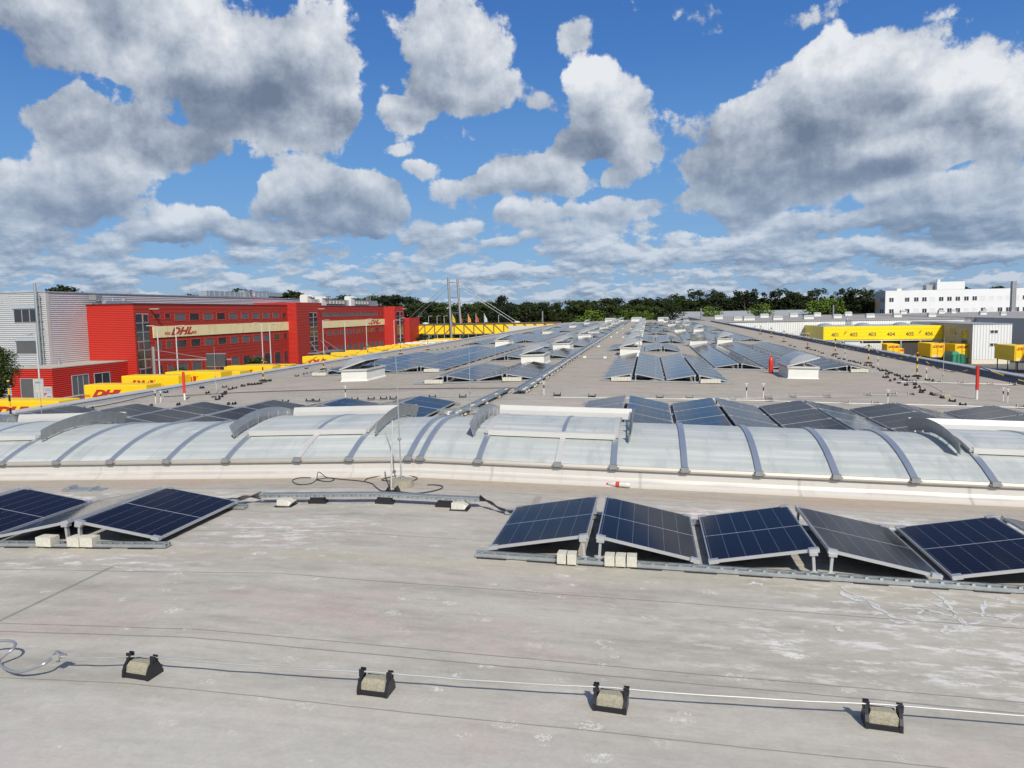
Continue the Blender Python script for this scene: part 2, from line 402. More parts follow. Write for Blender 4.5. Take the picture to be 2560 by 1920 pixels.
for (ia, ib, ic) in VENT:
    xa, xb, xc = ribs[ia], ribs[ib], ribs[ic]
    t0, t1 = ys_to_t(12.55), ys_to_t(14.52)
    m = MB(); N = 16; vs = []
    for i in range(N + 1):
        y, h = arc(t0 + (t1 - t0) * i / N, .085)
        for x in (xa, xc): vs.append((x, y, rz(x) + h))
    m.add(vs, [(2 * i, 2 * i + 1, 2 * i + 3, 2 * i + 2) for i in range(N)])
    vf = m.build('vent_flap', M_poly, sk, smooth=True)
    mb = MB()
    for x in (xa, xc): ribmesh(x, t0, t1, .05, .045, .05, mb)
    y0, h0 = arc(t0, .03); y1, h1 = arc(t1, .03)
    mb.hexa([(xa, y0 - .03, rz(xa) + h0 - .01), (xc, y0 - .03, rz(xc) + h0 - .01), (xc, y0 + .02, rz(xc) + h0 - .01), (xa, y0 + .02, rz(xa) + h0 - .01)],
            [(xa, y0 - .02, rz(xa) + h0 + .075), (xc, y0 - .02, rz(xc) + h0 + .075), (xc, y0 + .04, rz(xc) + h0 + .085), (xa, y0 + .04, rz(xa) + h0 + .085)])
    mb.build('flap_frame', M_capw, vf)
    ribmesh(xb, t0, t1, .03, .088, .01).build('flap_rib', M_bluealu, vf, smooth=True)
    for sx, x in ((-1, xa - .22), (1, xc + .22)):        # curved wind deflectors on each side
        m = MB(); N = 18; vs = []; T0, T1 = ys_to_t(12.42), ys_to_t(14.7)
        for i in range(N + 1):
            t = T0 + (T1 - T0) * i / N
            for o, dx in ((.05, 0), (.15, 0), (.155, sx * .02), (.27, sx * .05), (.27, sx * .058), (.15, sx * .03), (.05, sx * .01)):
                y, h = arc(t, o); vs.append((x + dx, y, rz(x) + h))
        K = 7; fs = [tuple(range(K - 1, -1, -1)), tuple(K * N + k for k in range(K))]
        for i in range(N):
            for k in range(K): fs.append((K * i + k, K * i + (k + 1) % K, K * i + K + (k + 1) % K, K * i + K + k))
        m.add(vs, fs)
        df = m.build('wind_deflector', M_galvd, sk, smooth=True)
        for k in range(6):
            mb = MB(); t = T0 + (T1 - T0) * (k + .25) / 6; y, h = arc(t, .02); y2, h2 = arc(t, .2)
            mb.hexa([(x - .012, y, rz(x) + h), (x + .012, y, rz(x) + h), (x + .012, y + .02, rz(x) + h), (x - .012, y + .02, rz(x) + h)],
                    [(x - .012 - sx * .02, y2, rz(x) + h2), (x + .012, y2, rz(x) + h2), (x + .012, y2 + .02, rz(x) + h2), (x - .012 - sx * .02, y2 + .02, rz(x) + h2)])
            mb.build('bracket', M_galv, df)
    m = MB()
    yb = 14.72; profX([(yb, .60), (yb + .015, .60), (yb + .07, .72), (yb + .10, .80), (yb + .06, .80), (yb + .02, .71)], xa - .22, xc + .22, m)
    m.build('rear_deflector', M_capw, sk)

# ------------------------------------------------------------------ solar arrays
PW, PL, PT = 1.08, 1.742, .034
def panel_meshes():
    g = MB().box(.012, PW - .012, .012, PL - .012, .006, PT - .003)
    fr = MB()
    for bx in ((0, PW, 0, .012), (0, PW, PL - .012, PL), (0, .012, .012, PL - .012), (PW - .012, PW, .012, PL - .012)): fr.box(*bx, 0, PT)
    both = MB(); both.box(.012, PW - .012, .012, PL - .012, .006, PT - .003, 0)
    for bx in ((0, PW, 0, .02), (0, PW, PL - .02, PL), (0, .02, .02, PL - .02), (PW - .02, PW, .02, PL - .02)): both.box(*bx, 0, PT, 1)
    for x in (.0, PW - .07): both.box(x, x + .07, -.022, .03, .01, PT + .004, 1)
    return g.mesh('solar_panel', [M_cell]), fr.mesh('frame', [M_alu]), both.mesh('solar_panel', [M_cell, M_alu])
ME_G, ME_F, ME_B = panel_meshes()
_cl = MB(); _cl.box(-.01, .09, -.03, .035, .0, PT + .008); ME_CL = _cl.mesh('clamp', [M_alu])
_ps = MB(); _ps.box(-.014, .014, -.022, .022, 0, .215); _ps.box(-.035, .035, -.04, -.02, 0, .03); _ps.box(-.04, .04, -.045, .035, .19, .222); ME_POST = _ps.mesh('support_post', [M_alu])
def array(x0, y0, pairs, ny, label, near=False, first='up', cols=None, pitch=2.33, dy=1.765):
    """pairs of modules: up slope then down slope; x0 is the left low edge"""
    x1 = x0 + pairs * pitch
    ax = (x0 + x1) / 2; root = thing('solar_array', (ax, y0, rz(ax)), label, 'solar array', 'east-west solar arrays on the roof')
    rl = Vector(root.location)
    zl, dz = .075, .198; ang = math.atan(dz / 1.06)
    for k in range(pairs):
        for side in (0, 1):
            if cols and (k, side) not in cols: continue
            jn = ny if not cols else cols[(k, side)]
            for j in range(jn):
                if side == 0:
                    xa = x0 + k * pitch + .03; sl = math.atan((rz(xa + 1.06) - rz(xa)) / 1.06)
                    loc = Vector((xa, y0 + j * dy, rz(xa) + zl)); rot = (0, -(ang + sl), 0)
                else:
                    xa = x0 + k * pitch + 1.06 + .03 + .10; sl = math.atan((rz(xa + 1.06) - rz(xa)) / 1.06)
                    loc = Vector((xa, y0 + j * dy, rz(xa) + zl + dz)); rot = (0, ang - sl, 0)
                p = link('solar_panel', ME_G if near else ME_B, root, loc - rl, rot)
                if near:
                    link('frame', ME_F, p)
                    for cy in (0, PL):
                        for cxx in (0, PW - .08): link('clamp', ME_CL, p, (cxx, cy if cy == 0 else cy - .005, 0))
    mr = {}
    for j in range(ny + 1):
        yy = y0 + j * dy - .02; m = MB()
        seg = [(x0 - .12, min(x1 + .1, 0)), (max(x0 - .12, 0), x1 + .1)] if x0 < 0 < x1 else [(x0 - .12, x1 + .1)]
        for a, b in seg:
            m.rbox(a, b, yy - .07, yy + .05, .012, .022, 0); m.rbox(a, b, yy - .07, yy - .055, .022, .05, 0); m.rbox(a, b, yy + .035, yy + .05, .022, .05, 0); m.rbox(a, b, yy - .02, yy + .01, .022, .065, 0)
            if j == 0 and near:
                q = a + .02
                while q < b - .3: m.rbox(q, q + .32, yy - .09, yy + .07, .0, .012, 1); q += .55
                q = a + .06
                while q < b: m.rbox(q, q + .03, yy - .05, yy - .03, .05, .062, 0); q += .14
        m.build('mounting_rail', [M_galv, M_rubber], root)
    for k in range(pairs):
        for side in (0, 1):
            if cols and (k, side) not in cols: continue
            for j in ([0] if not near else [0, ny]):
                xp = x0 + k * pitch + (1.06 if side == 0 else 1.215)
                o = link('support_post', ME_POST, root, Vector((xp, y0 + j * dy, rz(xp) + .05)) - rl, (0, R(-4 if side == 0 else 4), 0))
    return root
array(1.97, 8.02, 5, 1, 'solar array nearest the camera on the right, in front of the skylight kerb', near=True)
array(-8.75, 7.9, 3, 1, 'solar array nearest the camera on the left edge, in front of the skylight kerb', near=True, pitch=2.29)
array(2.0, 16.38, 6, 3, 'wide solar array just behind the skylight on the right of the cable tray', near=True)
array(-15.4, 16.05, 6, 3, 'wide dark solar array just behind the skylight on the left', near=True, pitch=2.28, dy=1.77)
array(2.02, 29.05, 2, 8, 'long four-row solar array in the middle, right of the bare roof strip')
array(1.15, 49.1, 2, 4, 'short four-row solar array with the open rooflight in front of it')
array(2.02, 61.6, 2, 7, 'second long four-row array in the middle, farther from the camera')
array(1.15, 81.2, 2, 4, 'third short four-row array in the middle of the right roof half')
array(2.02, 92.6, 2, 8, 'fourth long four-row array in the middle, far from the camera')
array(1.15, 112.8, 2, 4, 'small far array in the middle, beside far rooflights')
array(2.02, 124., 2, 8, 'long far array in the middle near the end of the roof')
array(1.15, 145, 2, 4, 'farthest short array in the middle of the roof')
array(6.66, 36.05, 3, 14, 'large array right of the middle, behind the fire extinguisher', cols={(0, 0): 12, (0, 1): 12, (1, 0): 14, (1, 1): 14, (2, 0): 14, (2, 1): 14})
array(6.66, 68.4, 3, 14, 'second large array along the right roof edge, behind the first round fan', cols={(0, 0): 12, (0, 1): 12, (1, 0): 13, (1, 1): 14, (2, 0): 14, (2, 1): 14})
array(6.66, 100.6, 3, 14, 'third large array along the right roof edge, far off')
array(6.66, 132.9, 3, 14, 'farthest large array along the right roof edge')
array(-5.13, 28.6, 2, 4, 'four-row array left of the long cable tray, nearest its bend')
array(-5.13, 41.6, 2, 6, 'left four-row array behind the first open rooflight beside the tray', cols={(0, 0): 6, (0, 1): 6, (1, 0): 4, (1, 1): 4})
array(-5.13, 54.0, 2, 8, 'left array behind the second open rooflight beside the tray', cols={(0, 0): 8, (0, 1): 8, (1, 0): 8, (1, 1): 8})
for yy_, q in ((72.5, 'third'), (85, 'fourth'), (98, 'fifth'), (111, 'sixth'), (124, 'seventh'), (137, 'eighth'), (150, 'ninth')):
    array(-5.13, yy_, 2, 5, q + ' open rooflight away, array beside it on the left of the tray')
array(-12.75, 34.95, 3, 14, 'large array on the left roof half behind the nearest open rooflight', cols={(0, 0): 8, (0, 1): 9, (1, 0): 13, (1, 1): 13, (2, 0): 14, (2, 1): 14})
array(-12.75, 66.6, 3, 14, 'second large array on the left roof half')
array(-12.75, 98.4, 3, 14, 'third large array on the left roof half, far off')
array(-12.75, 130, 3, 14, 'farthest large array on the left roof half')

# ballast stones on the rails
_b = MB(); _b.box(-.115, .115, -.06, .06, 0, .13); MEB = _b.mesh('ballast_block', [M_conc])
blk = [('single pale concrete block left of the leftmost front posts', (-3.36, 7.88), 1.2), ('left pale block in the pair right of the left array posts', (-2.96, 7.88), .95), ('right pale block in the pair right of the left array posts', (-2.79, 7.88), .95),
       ('left pale block beside the front posts of the right array', (2.80, 7.95), .55), ('second pale block touching the front left post of the right array', (2.905, 7.95), .55),
       ('first of three pale blocks right of the front posts', (3.30, 7.98), .6), ('middle of three pale blocks right of the front posts', (3.415, 7.99), .6), ('last of three pale blocks right of the front posts', (3.53, 8.0), .6)]
for l, (x, y), s_ in blk:
    o = link('ballast_block', MEB, None, (x, y - .02, rz(x) + .02), (0, 0, rnd.uniform(-.05, .05)), (s_ * .74, 1.2, .84)); tag(o, l, 'concrete block', 'ballast blocks on the array rails')
_b2 = MB()
for k in range(6): _b2.box(-.36 + k * .12 + .003, -.24 + k * .12 - .003, -.1, .1, 0, .14)
MEB2 = _b2.mesh('ballast_block_row', [M_conc])
for l, x, y in [('row of pale ballast blocks under the left peak of the long middle array', 2.70, 28.95), ('row of pale ballast blocks under the right peak of the long middle array', 5.95, 28.95),
                ('row of ballast blocks at the right front of the large right array', 12.85, 35.95), ('row of ballast blocks left end of the array beside the tray', -4.4, 28.5), ('row of ballast blocks right of the rod stone beside the tray', -1.35, 28.5),
                ('row of ballast blocks under the large left array front', -6.3, 34.85), ('row of ballast blocks behind the nearest open rooflight box', -11.9, 34.85)]:
    tag(link('ballast_block_row', MEB2, None, (x, y - .03, rz(x) + .03)), l, 'concrete blocks', 'ballast rows on the far arrays')

# ------------------------------------------------------------------ rooflights with open domed lids
def rooflight_proto(mirror=1):
    root = thing('rooflight', (0, 0, 0), 'x', 'rooflight', 'open rooflights')
    W, L = 1.15, 2.3
    m = MB(); m.hexa([(-.06, -.06, -.03), (W + .06, -.06, -.03), (W + .06, L + .06, -.03), (-.06, L + .06, -.03)], [(0, 0, .06), (W, 0, .06), (W, L, .06), (0, L, .06)])
    m.box(0, W, 0, L, .06, .40); k = m.build('curb', M_white, root)
    m = MB()
    for b in ((-.03, W + .03, -.03, .07), (-.03, W + .03, L - .07, L + .03), (-.03, .07, .07, L - .07), (W - .07, W + .03, .07, L - .07)): m.box(*b, .40, .50)
    for b in ((-.05, W + .05, -.05, -.0301), (-.05, -.0301, -.03, L + .05), (W + .0301, W + .05, -.03, L + .05)): m.box(*b, .43, .455)
    m.build('frame', M_capw, root)
    m = MB(); m.box(.07, W - .07, .07, L - .07, .36, .38); m.build('inner_pane', mat('dark_glass', (.10, .12, .12), .12), root)
    # lid: barrel dome hinged on the left edge
    N = 14; th = R(17); vs = []
    for j, y in enumerate((-.06, .10, L - .10, L + .06)):
        amp = .0 if j in (0, 3) else .27
        for i in range(N + 1):
            t = i / N; x = -.06 + (W + .12) * t; z = amp * math.sin(math.pi * t) ** .8
            vs.append((x * math.cos(th) - z * math.sin(th), y, .53 + x * math.sin(th) + z * math.cos(th)))
    fs = [(j * (N + 1) + i, j * (N + 1) + i + 1, (j + 1) * (N + 1) + i + 1, (j + 1) * (N + 1) + i) for j in range(3) for i in range(N)]
    m = MB(); m.add(vs, fs); lid = m.build('lid', M_dome, root, smooth=True)
    m = MB()
    def lp(x, z): return (x * math.cos(th) - z * math.sin(th), .53 + x * math.sin(th) + z * math.cos(th))
    for ya, yb in ((-.07, -.02), (L + .02, L + .07)):
        a = lp(-.07, -.04); b = lp(W + .07, -.04); c = lp(W + .07, .01); d = lp(-.07, .01)
        m.prism([(a[0], ya, a[1]), (b[0], ya, b[1]), (c[0], ya, c[1]), (d[0], ya, d[1])], (0, yb - ya, 0))
    for xa, xb in ((-.07, -.02), (W + .02, W + .07)):
        a = lp(xa, -.04); b = lp(xb, -.04); c = lp(xb, .01); d = lp(xa, .01)
        m.prism([(a[0], -.02, a[1]), (b[0], -.02, b[1]), (c[0], -.02, c[1]), (d[0], -.02, d[1])], (0, L + .04, 0))
    m.build('lid_rim', M_capw, lid)
    m = MB()
    for y in (.5, L - .5):
        q = lp(W * .8, -.03); m.tube([(.55, y, .42), (q[0], y, q[1])], .016, 6)
    q = lp(W - .02, -.03); m.tube([(W - .05, L * .5, .42), (q[0], L * .5, q[1])], .02, 6)
    m.build('gas_strut', M_galvd, root)
    return root
proto = rooflight_proto(); used = [False]
def rooflight(x, y, label, s=1., rzang=0.):
    o = proto if not used[0] else copy_tree(proto); used[0] = True
    o.location = (x, y, rz(x + .5)); o.scale = (s, s, s); o.rotation_euler = (0, -math.atan(SL) * (1 if x < 0 else -1), rzang); o['label'] = label
    return o
rooflight(-9.25, 31.1, 'nearest open rooflight on the left roof half, grey dome raised over white box')
rooflight(9.22, 32.15, 'open rooflight right of the red fire extinguisher, grey dome raised')
for y, q in ((37.9, 'nearest'), (51.0, 'second'), (69.9, 'third'), (81.4, 'fourth'), (101.5, 'fifth'), (113, 'sixth'), (133, 'seventh'), (145, 'eighth'), (165, 'ninth')):
    rooflight(-2.55, y, q + ' open rooflight in the row just left of the long cable tray')
for y, q in ((45.2, 'nearest'), (57.2, 'second'), (77.6, 'third'), (88.8, 'fourth'), (109, 'fifth'), (120.5, 'sixth'), (141, 'seventh'), (152, 'eighth')):
    rooflight(2.08, y, q + ' open rooflight in the row on the right of the bare roof strip')
for y, q in ((62.2, 'second'), (91., 'third'), (122.5, 'fourth'), (151.5, 'fifth')):
    rooflight(-8.7, y, q + ' open rooflight in the row along the left roof half')
for y, q in ((62.3, 'second'), (94.3, 'third'), (125, 'fourth'), (157, 'fifth')):
    rooflight(9.05, y, q + ' open rooflight in the row along the right roof half')
# round roof fans
def fan(x, y, label):
    z = rz(x); t = thing('roof_fan', (x, y, z), label, 'roof fan', 'round metal roof fans')
    MB().box(x - .62, x + .62, y - .6, y + .6, z - .02, z + .40).build('curb', M_white, t)
    MB().lathe((x, y, z + .40), [(.40, 0), (.40, .08), (.56, .12), (.58, .16), (.56, .44), (.60, .46), (.60, .50), (.54, .52), (.50, .47), (.1, .45)], 28).build('housing', mat('brushed_steel', (.62, .62, .60), .32, .85, .1), t, smooth=True)
for y, q in ((58.3, 'nearest'), (90.8, 'second'), (122.5, 'third'), (156.5, 'fourth')): fan(7.32, y, q + ' round brushed metal roof fan right of the middle arrays')
# far box rooflights (closed, on this roof and the far ones)
M_grlid = mat('grey_lid', (.33, .35, .34), .5)
def boxlight(x0, x1, y, z, h, label, grp):
    t = thing('box_rooflight', ((x0 + x1) / 2, y, z), label, 'rooflight', grp); d = (x1 - x0) * .8
    MB().box(x0, x1, y, y + d, z - .05, z + h * .6).build('curb', M_white, t)
    m = MB(); m.hexa([(x0 - .1, y - .1, z + h * .6 + .01), (x1 + .1, y - .1, z + h * .6 + .01), (x1 + .1, y + d + .1, z + h * .6 + .01), (x0 - .1, y + d + .1, z + h * .6 + .01)],
                     [(x0 + .1, y + .3, z + h), (x1 - .1, y + .3, z + h), (x1 - .1, y + d - .3, z + h), (x0 + .1, y + d - .3, z + h)]); m.build('lid', M_grlid, t)
boxlight(-5.6, -3.3, 170, rz(4), .95, 'grey lidded box rooflight at the far end, left of the tray end', 'box rooflights at the far roof end')
boxlight(.1, 2.4, 170, rz(1), .95, 'grey lidded box rooflight at the far end, right of the tray end', 'box rooflights at the far roof end')
boxlight(5.9, 8.3, 178, rz(7), .95, 'grey lidded box rooflight at the far end behind the small fans', 'box rooflights at the far roof end')

# ------------------------------------------------------------------ cable trays
_w = MB(); _w.hexa([(-.11, -.1, 0), (.11, -.1, 0), (.11, .1, 0), (-.11, .1, 0)], [(-.045, -.07, .13), (.045, -.07, .13), (.045, .07, .13), (-.045, .07, .13)], 0); _w.box(-.13, .13, -.115, .115, -.015, .002, 1)
MEW = _w.mesh('tray_support', [M_conc, M_rubber])
def tray(x0, y0, x1, y1, h, label, w=.1, sup=None, ht=.06, dbl=False):
    d = Vector((x1 - x0, y1 - y0, 0)); L = d.length; d.normalize(); nn = Vector((-d.y, d.x, 0))
    t = thing('cable_tray', (x0, y0, rz(x0)), label, 'cable tray', 'galvanised cable trays')
    m = MB()
    ts = [0, L]
    if x0 * x1 < 0: ts = [0, L * abs(x0) / (abs(x0) + abs(x1)), L]
    for a, b in zip(ts[:-1], ts[1:]):
        A = Vector((x0, y0, 0)) + d * a; B = Vector((x0, y0, 0)) + d * b
        A.z = rz(A.x) + h; B.z = rz(B.x) + h
        for o0, o1, z0, z1 in ((-w / 2, w / 2, 0, .006), (-w / 2, -w / 2 + .006, .006, ht), (w / 2 - .006, w / 2, .006, ht), (-w / 2 - .012, -w / 2 - .0005, ht - .012, ht), (w / 2 + .0005, w / 2 + .012, ht - .012, ht)):
            q = [A + nn * o0, B + nn * o0, B + nn * o1, A + nn * o1]
            m.hexa([p + Vector((0, 0, z0)) for p in q], [p + Vector((0, 0, z1)) for p in q])
    m.build('tray', M_galv, t)
    if sup:
        for s_ in sup:
            p = Vector((x0, y0, 0)) + d * s_; p.z = rz(p.x) + .015
            link('tray_support', MEW, t, p - Vector(t.location), (0, 0, math.atan2(d.y, d.x) + R(90)))
    return t
t = tray(-1.70, 9.92, 1.46, 9.97, .095, 'short galvanised cable tray between the two front arrays', .09, None, .055)
m = MB()
for k in range(46): 
    x = -1.62 + k * .067; m.box(x, x + (.032 if k % 2 else .014), 9.870 + .016 * k / 46, 9.8725 + .016 * k / 46, rz(x) + .115, rz(x) + .122)
m.build('slots', M_rubber, t)
short_tray = t
for l, x, y in (('cut concrete block under the left end of the short cable tray', -1.28, 9.80), ('cut concrete block under the right end of the short cable tray', 1.2, 9.86)):
    m = MB(); z = rz(x); g = thing('tray_block', (x, y, z), l, 'concrete block', 'blocks under the front cable tray')
    m.prism([(x - .1, y - .06, z + .012), (x + .08, y - .06, z + .012), (x + .11, y - .03, z + .05), (x + .05, y - .05, z + .095), (x - .1, y - .05, z + .095)], (0, .16, 0)); m.build('block', M_conc, g)
    MB().box(x - .12, x + .13, y - .1, y + .13, z, z + .011).build('pad', M_rubber, g)
for x in (-.86, .12, .98):
    MB().box(x - .13, x + .13, 9.9, 10.0, rz(x), rz(x) + .045).box(x - .1, x + .1, 9.905, 9.995, rz(x) + .0451, rz(x) + .085).build('tray_foot', M_rubber, short_tray)
tray(-.22, 23.9, -.30, 178, .11, 'very long double cable tray running along the roof ridge to the far end', .2, [.4, .9, 2.2, 2.6, 3.6, 4.1, 5.4, 5.9, 6.9, 7.3, 8, 8.9, 9.4, 10.2, 11.3, 12, 13.1, 14, 15.2] + [16.5 + 1.35 * k for k in range(66)])
tray(-.42, 23.9, -.50, 178, .11, 'second narrow cable tray running just left of the long ridge tray', .12)
tray(-1.03, 18.3, -.80, 24.6, .11, 'dark cable tray slanting towards the ridge behind the skylight', .22, [.4, .8, 1.9, 3.1, 4.7, 6.1])
tray(-1.6, 19.1, 1.87, 19.2, .12, 'galvanised cross tray behind the skylight between the two wide arrays', .12, [.3, 1.8, 3.1])
for k, (y, q) in enumerate(((45.2, 'nearest'), (57.5, 'second'), (76, 'third'), (90, 'fourth'), (109, 'fifth'))):
    tray(-.1, y - 3.2, 1.7, y - 3.2, .11, q + ' pale cross tray over the bare strip right of the ridge tray', .1, [.4, 1.5])
# cables
def cable(pts, r, label, mt=M_cable, name='cable', cat='cable', grp=None, base=None):
    q = []
    pts = [Vector(p) for p in pts]
    for i in range(len(pts) - 1):
        p0 = pts[max(i - 1, 0)]; p1 = pts[i]; p2 = pts[i + 1]; p3 = pts[min(i + 2, len(pts) - 1)]
        for k in range(6):
            t = k / 6; q.append(.5 * ((2 * p1) + (p2 - p0) * t + (2 * p0 - 5 * p1 + 4 * p2 - p3) * t * t + (3 * p1 - p0 - 3 * p2 + p3) * t ** 3))
    q.append(pts[-1])
    o = MB().tube(q, r, 6).build(name, mt, smooth=True); return tag(o, label, cat, grp)
def rp(px, py, h=.012): p = onroof(px, py, h); p.z += h; return p
def cp(c, pts, h=.012): return [rp(*P(c, *p[:2]), (p[2] if len(p) > 2 else h)) for p in pts]
for k in range(4):
    cable([(-1.72, 9.93 + .01 * k, .02 + .03 * k), (-1.95, 9.9 - .03 * k, .06 - .01 * k), (-2.12, 9.8 + .02 * k, .0 + .01 * k), (-2.35, 9.62 + .03 * k, .02)], .011, 'black cables running from the short tray to the left front array', grp='cable bundle at the left tray end')
    cable([(1.46, 9.95 + .01 * k, .07 + .02 * k), (1.62, 9.9 - .02 * k, .07), (1.8, 9.75 + .02 * k, .0), (2.1, 9.62 + .03 * k, -.01)], .011, 'black cables running from the short tray to the right front array', grp='cable bundle at the right tray end')
cable(cp('6', [(560, 140), (470, 140), (415, 160), (450, 190), (540, 190), (600, 160), (620, 95, .12), (680, 135), (745, 150), (700, 170), (610, 155), (700, 140), (800, 152), (950, 165), (1040, 185), (1075, 215), (1120, 243), (1180, 235)]), .0065, 'thin black cable in loose loops on the roof in front of the kerb')
cable(cp('6', [(985, 165), (1010, 145), (1100, 128), (1230, 125), (1300, 135), (1250, 160), (1180, 165), (1120, 155), (1200, 130), (1330, 125), (1400, 140), (1370, 160), (1300, 155)], .015), .0065, 'coil of thin black cable lying behind the rod stone')
cable(cp('6', [(1180, 235), (1260, 250), (1380, 262), (1500, 250), (1590, 225), (1595, 205), (1540, 196), (1480, 196)]), .008, 'loose end of thin black cable right of the rod stone')

# ------------------------------------------------------------------ lightning conductor holders
def holder_proto():
    t = thing('conductor_holder', (0, 0, 0), 'x', 'conductor holder', 'conductor holders on the roof')
    m = MB()
    m.hexa([(-.088, -.062, .012), (.088, -.062, .012), (.088, .062, .012), (-.088, .062, .012)], [(-.095, -.066, .03), (.095, -.066, .03), (.095, .066, .03), (-.095, .066, .03)])
    m.hexa([(-.095, -.066, .03), (.095, -.066, .03), (.095, .066, .03), (-.095, .066, .03)], [(-.095, -.055, .085), (.095, -.055, .085), (.095, .055, .085), (-.095, .055, .085)])
    m.hexa([(-.095, -.055, .085), (.095, -.055, .085), (.095, .055, .085), (-.095, .055, .085)], [(-.080, -.038, .115), (.080, -.038, .115), (.080, .038, .115), (-.080, .038, .115)])
    m.build('concrete_block', M_concd, t)
    m = MB()
    for s_ in (-1, 1):
        x = s_ * .108
        m.prism([(x - .012, -.085, 0), (x - .012, .085, 0), (x - .012, .07, .055), (x - .012, .03, .115), (x - .012, .02, .15), (x - .012, -.02, .15), (x - .012, -.03, .115), (x - .012, -.06, .09), (x - .012, -.08, .05)], (.024, 0, 0))
        m.box(x - .02, x + .02, -.022, -.012, .11, .165); m.box(x - .02, x + .02, .012, .022, .11, .165)
    m.box(-.096, .096, -.08, -.06, 0, .035); m.box(-.096, .096, .06, .08, 0, .03); m.box(-.096, .096, -.06, .06, 0, .011)
    m.build('black_frame', M_blackpl, t)
    return t
hp = holder_proto(); hused = [False]
def holder2_proto():
    t = thing('conductor_holder', (0, 0, 0), 'x', 'conductor holder', 'x'); m = MB()
    m.box(-.10, .10, -.05, .05, 0, .022); m.hexa([(-.08, -.04, .0221), (.08, -.04, .0221), (.08, .04, .0221), (-.08, .04, .0221)], [(-.06, -.02, .05), (.06, -.02, .05), (.06, .02, .05), (-.06, .02, .05)])
    m.build('black_base', M_blackpl, t); m = MB()
    for s_ in (-1, 1): m.hexa([(s_ * .09 - .014, -.045, .0225), (s_ * .09 + .014, -.045, .0225), (s_ * .09 + .014, .045, .0225), (s_ * .09 - .014, .045, .0225)], [(s_ * .09 - .01, -.012, .10), (s_ * .09 + .01, -.012, .10), (s_ * .09 + .01, .012, .10), (s_ * .09 - .01, .012, .10)])
    m.build('clip', M_blackpl, t); return t
hp2 = holder2_proto(); hu2 = [False]
def holder2(x, y, label, s=1., rzg=0., group=''):
    o = hp2 if not hu2[0] else copy_tree(hp2); hu2[0] = True
    o.location = (x, y, rz(x)); o.scale = (s, s, s); o.rotation_euler = (0, 0, rzg); o['label'] = label; o['group'] = group
def holder(x, y, label, s=1., rzg=0., group='conductor holders on the roof'):
    o = hp if not hused[0] else copy_tree(hp); hused[0] = True
    o.location = (x, y, rz(x)); o.scale = (s, s, s); o.rotation_euler = (0, -math.atan(SL) * (-1 if x > 0 else 1), rzg); o['label'] = label; o['group'] = group
ln = []
for (px_, py_), q in (((357, 1700), 'leftmost'), ((941, 1742), 'second from left'), ((1527, 1782), 'third from left'), ((2204, 1826), 'rightmost')):
    p = onroof(px_, py_ - 14); ln.append(p)
    holder(p.x, p.y, q + ' of the four black conductor holders in the foreground', .95, -.04 + rnd.uniform(-.05, .05), 'foreground conductor holders')
hz = .135
clp = onroof(147, 1641, .14); clp.z = rz(clp.x) + .14
pts = [clp]; w_ = [clp] + [Vector((p.x, p.y, rz(p.x) + .142)) for p in ln] + [Vector((9.2, 5.33, rz(9.2) + .142))]
for a_, b_ in zip(w_[:-1], w_[1:]):
    for k_ in range(1, 9):
        u_ = k_ / 8; q_ = a_.lerp(b_, u_); q_.z -= .012 * 4 * u_ * (1 - u_); q_.y += (rnd.uniform(-.006, .006) if k_ < 8 else 0); pts.append(q_)
o = MB().tube(pts, .007, 8).build('conductor_wire', M_wire, smooth=True); tag(o, 'bright aluminium conductor wire resting on the four foreground holders', 'wire', 'conductor wires')
lp_ = [rp(x, y, h) for x, y, h in ((130, 1643, .14), (105, 1662, .12), (50, 1680, .06), (15, 1672, .04), (-2, 1655, .04), (10, 1640, .08), (32, 1622, .12), (38, 1608, .13), (20, 1602, .13), (-20, 1606, .12), (-60, 1625, .1))]
cable(lp_, .011, 'looped grey conductor cable leaving the bottom left corner of the photo', mat('grey_pvc', (.28, .29, .31), .4, .3, .1), 'conductor_cable', 'cable')
g = thing('wire_clamp', (clp.x, clp.y, clp.z), 'small silver wire clamp at the left end of the foreground wire', 'clamp')
MB().box(clp.x - .04, clp.x + .02, clp.y - .03, clp.y + .03, clp.z - .018, clp.z + .02).build('body', M_wire, g)
MB().lathe((clp.x - .01, clp.y, clp.z + .02), [(.026, 0), (.026, .006), (.014, .007), (.014, .02)], 12).box(clp.x - .02, clp.x, clp.y - .008, clp.y + .008, clp.z - .045, clp.z - .018).build('bolt', M_galvd, g)
MB().box(clp.x + .0201, clp.x + .055, clp.y + .004, clp.y + .02, clp.z - .012, clp.z + .016).build('jaw', M_galv, g)
H4 = [(365, 578), (400, 590), (500, 605), (530, 612), (560, 618), (590, 628), (620, 640), (700, 660), (725, 665), (750, 683), (790, 688), (835, 702), (865, 706), (890, 714), (920, 722), (960, 735), (1000, 738), (1020, 752), (1060, 765), (1085, 778), (1105, 775), (1130, 785), (1160, 797), (1200, 813), (1220, 820), (1245, 840), (1270, 852), (1290, 826), (1190, 850), (1155, 858), (1110, 832), (1130, 805), (1135, 830), (1225, 875), (1280, 893), (1300, 868), (1345, 872), (1350, 888), (1350, 915), (1385, 908), (1410, 935), (1400, 950), (1480, 965), (1565, 993), (1645, 1020), (1728, 1052), (1450, 852), (1490, 860), (1375, 840)]
H4b = [(1320, 965), (1175, 968), (978, 972), (655, 984), (385, 988), (190, 996), (200, 1018), (800, 1037), (1040, 1042), (2185, 1070)]
H4c = [(1535, 870), (1718, 877), (1948, 885), (2125, 890)]
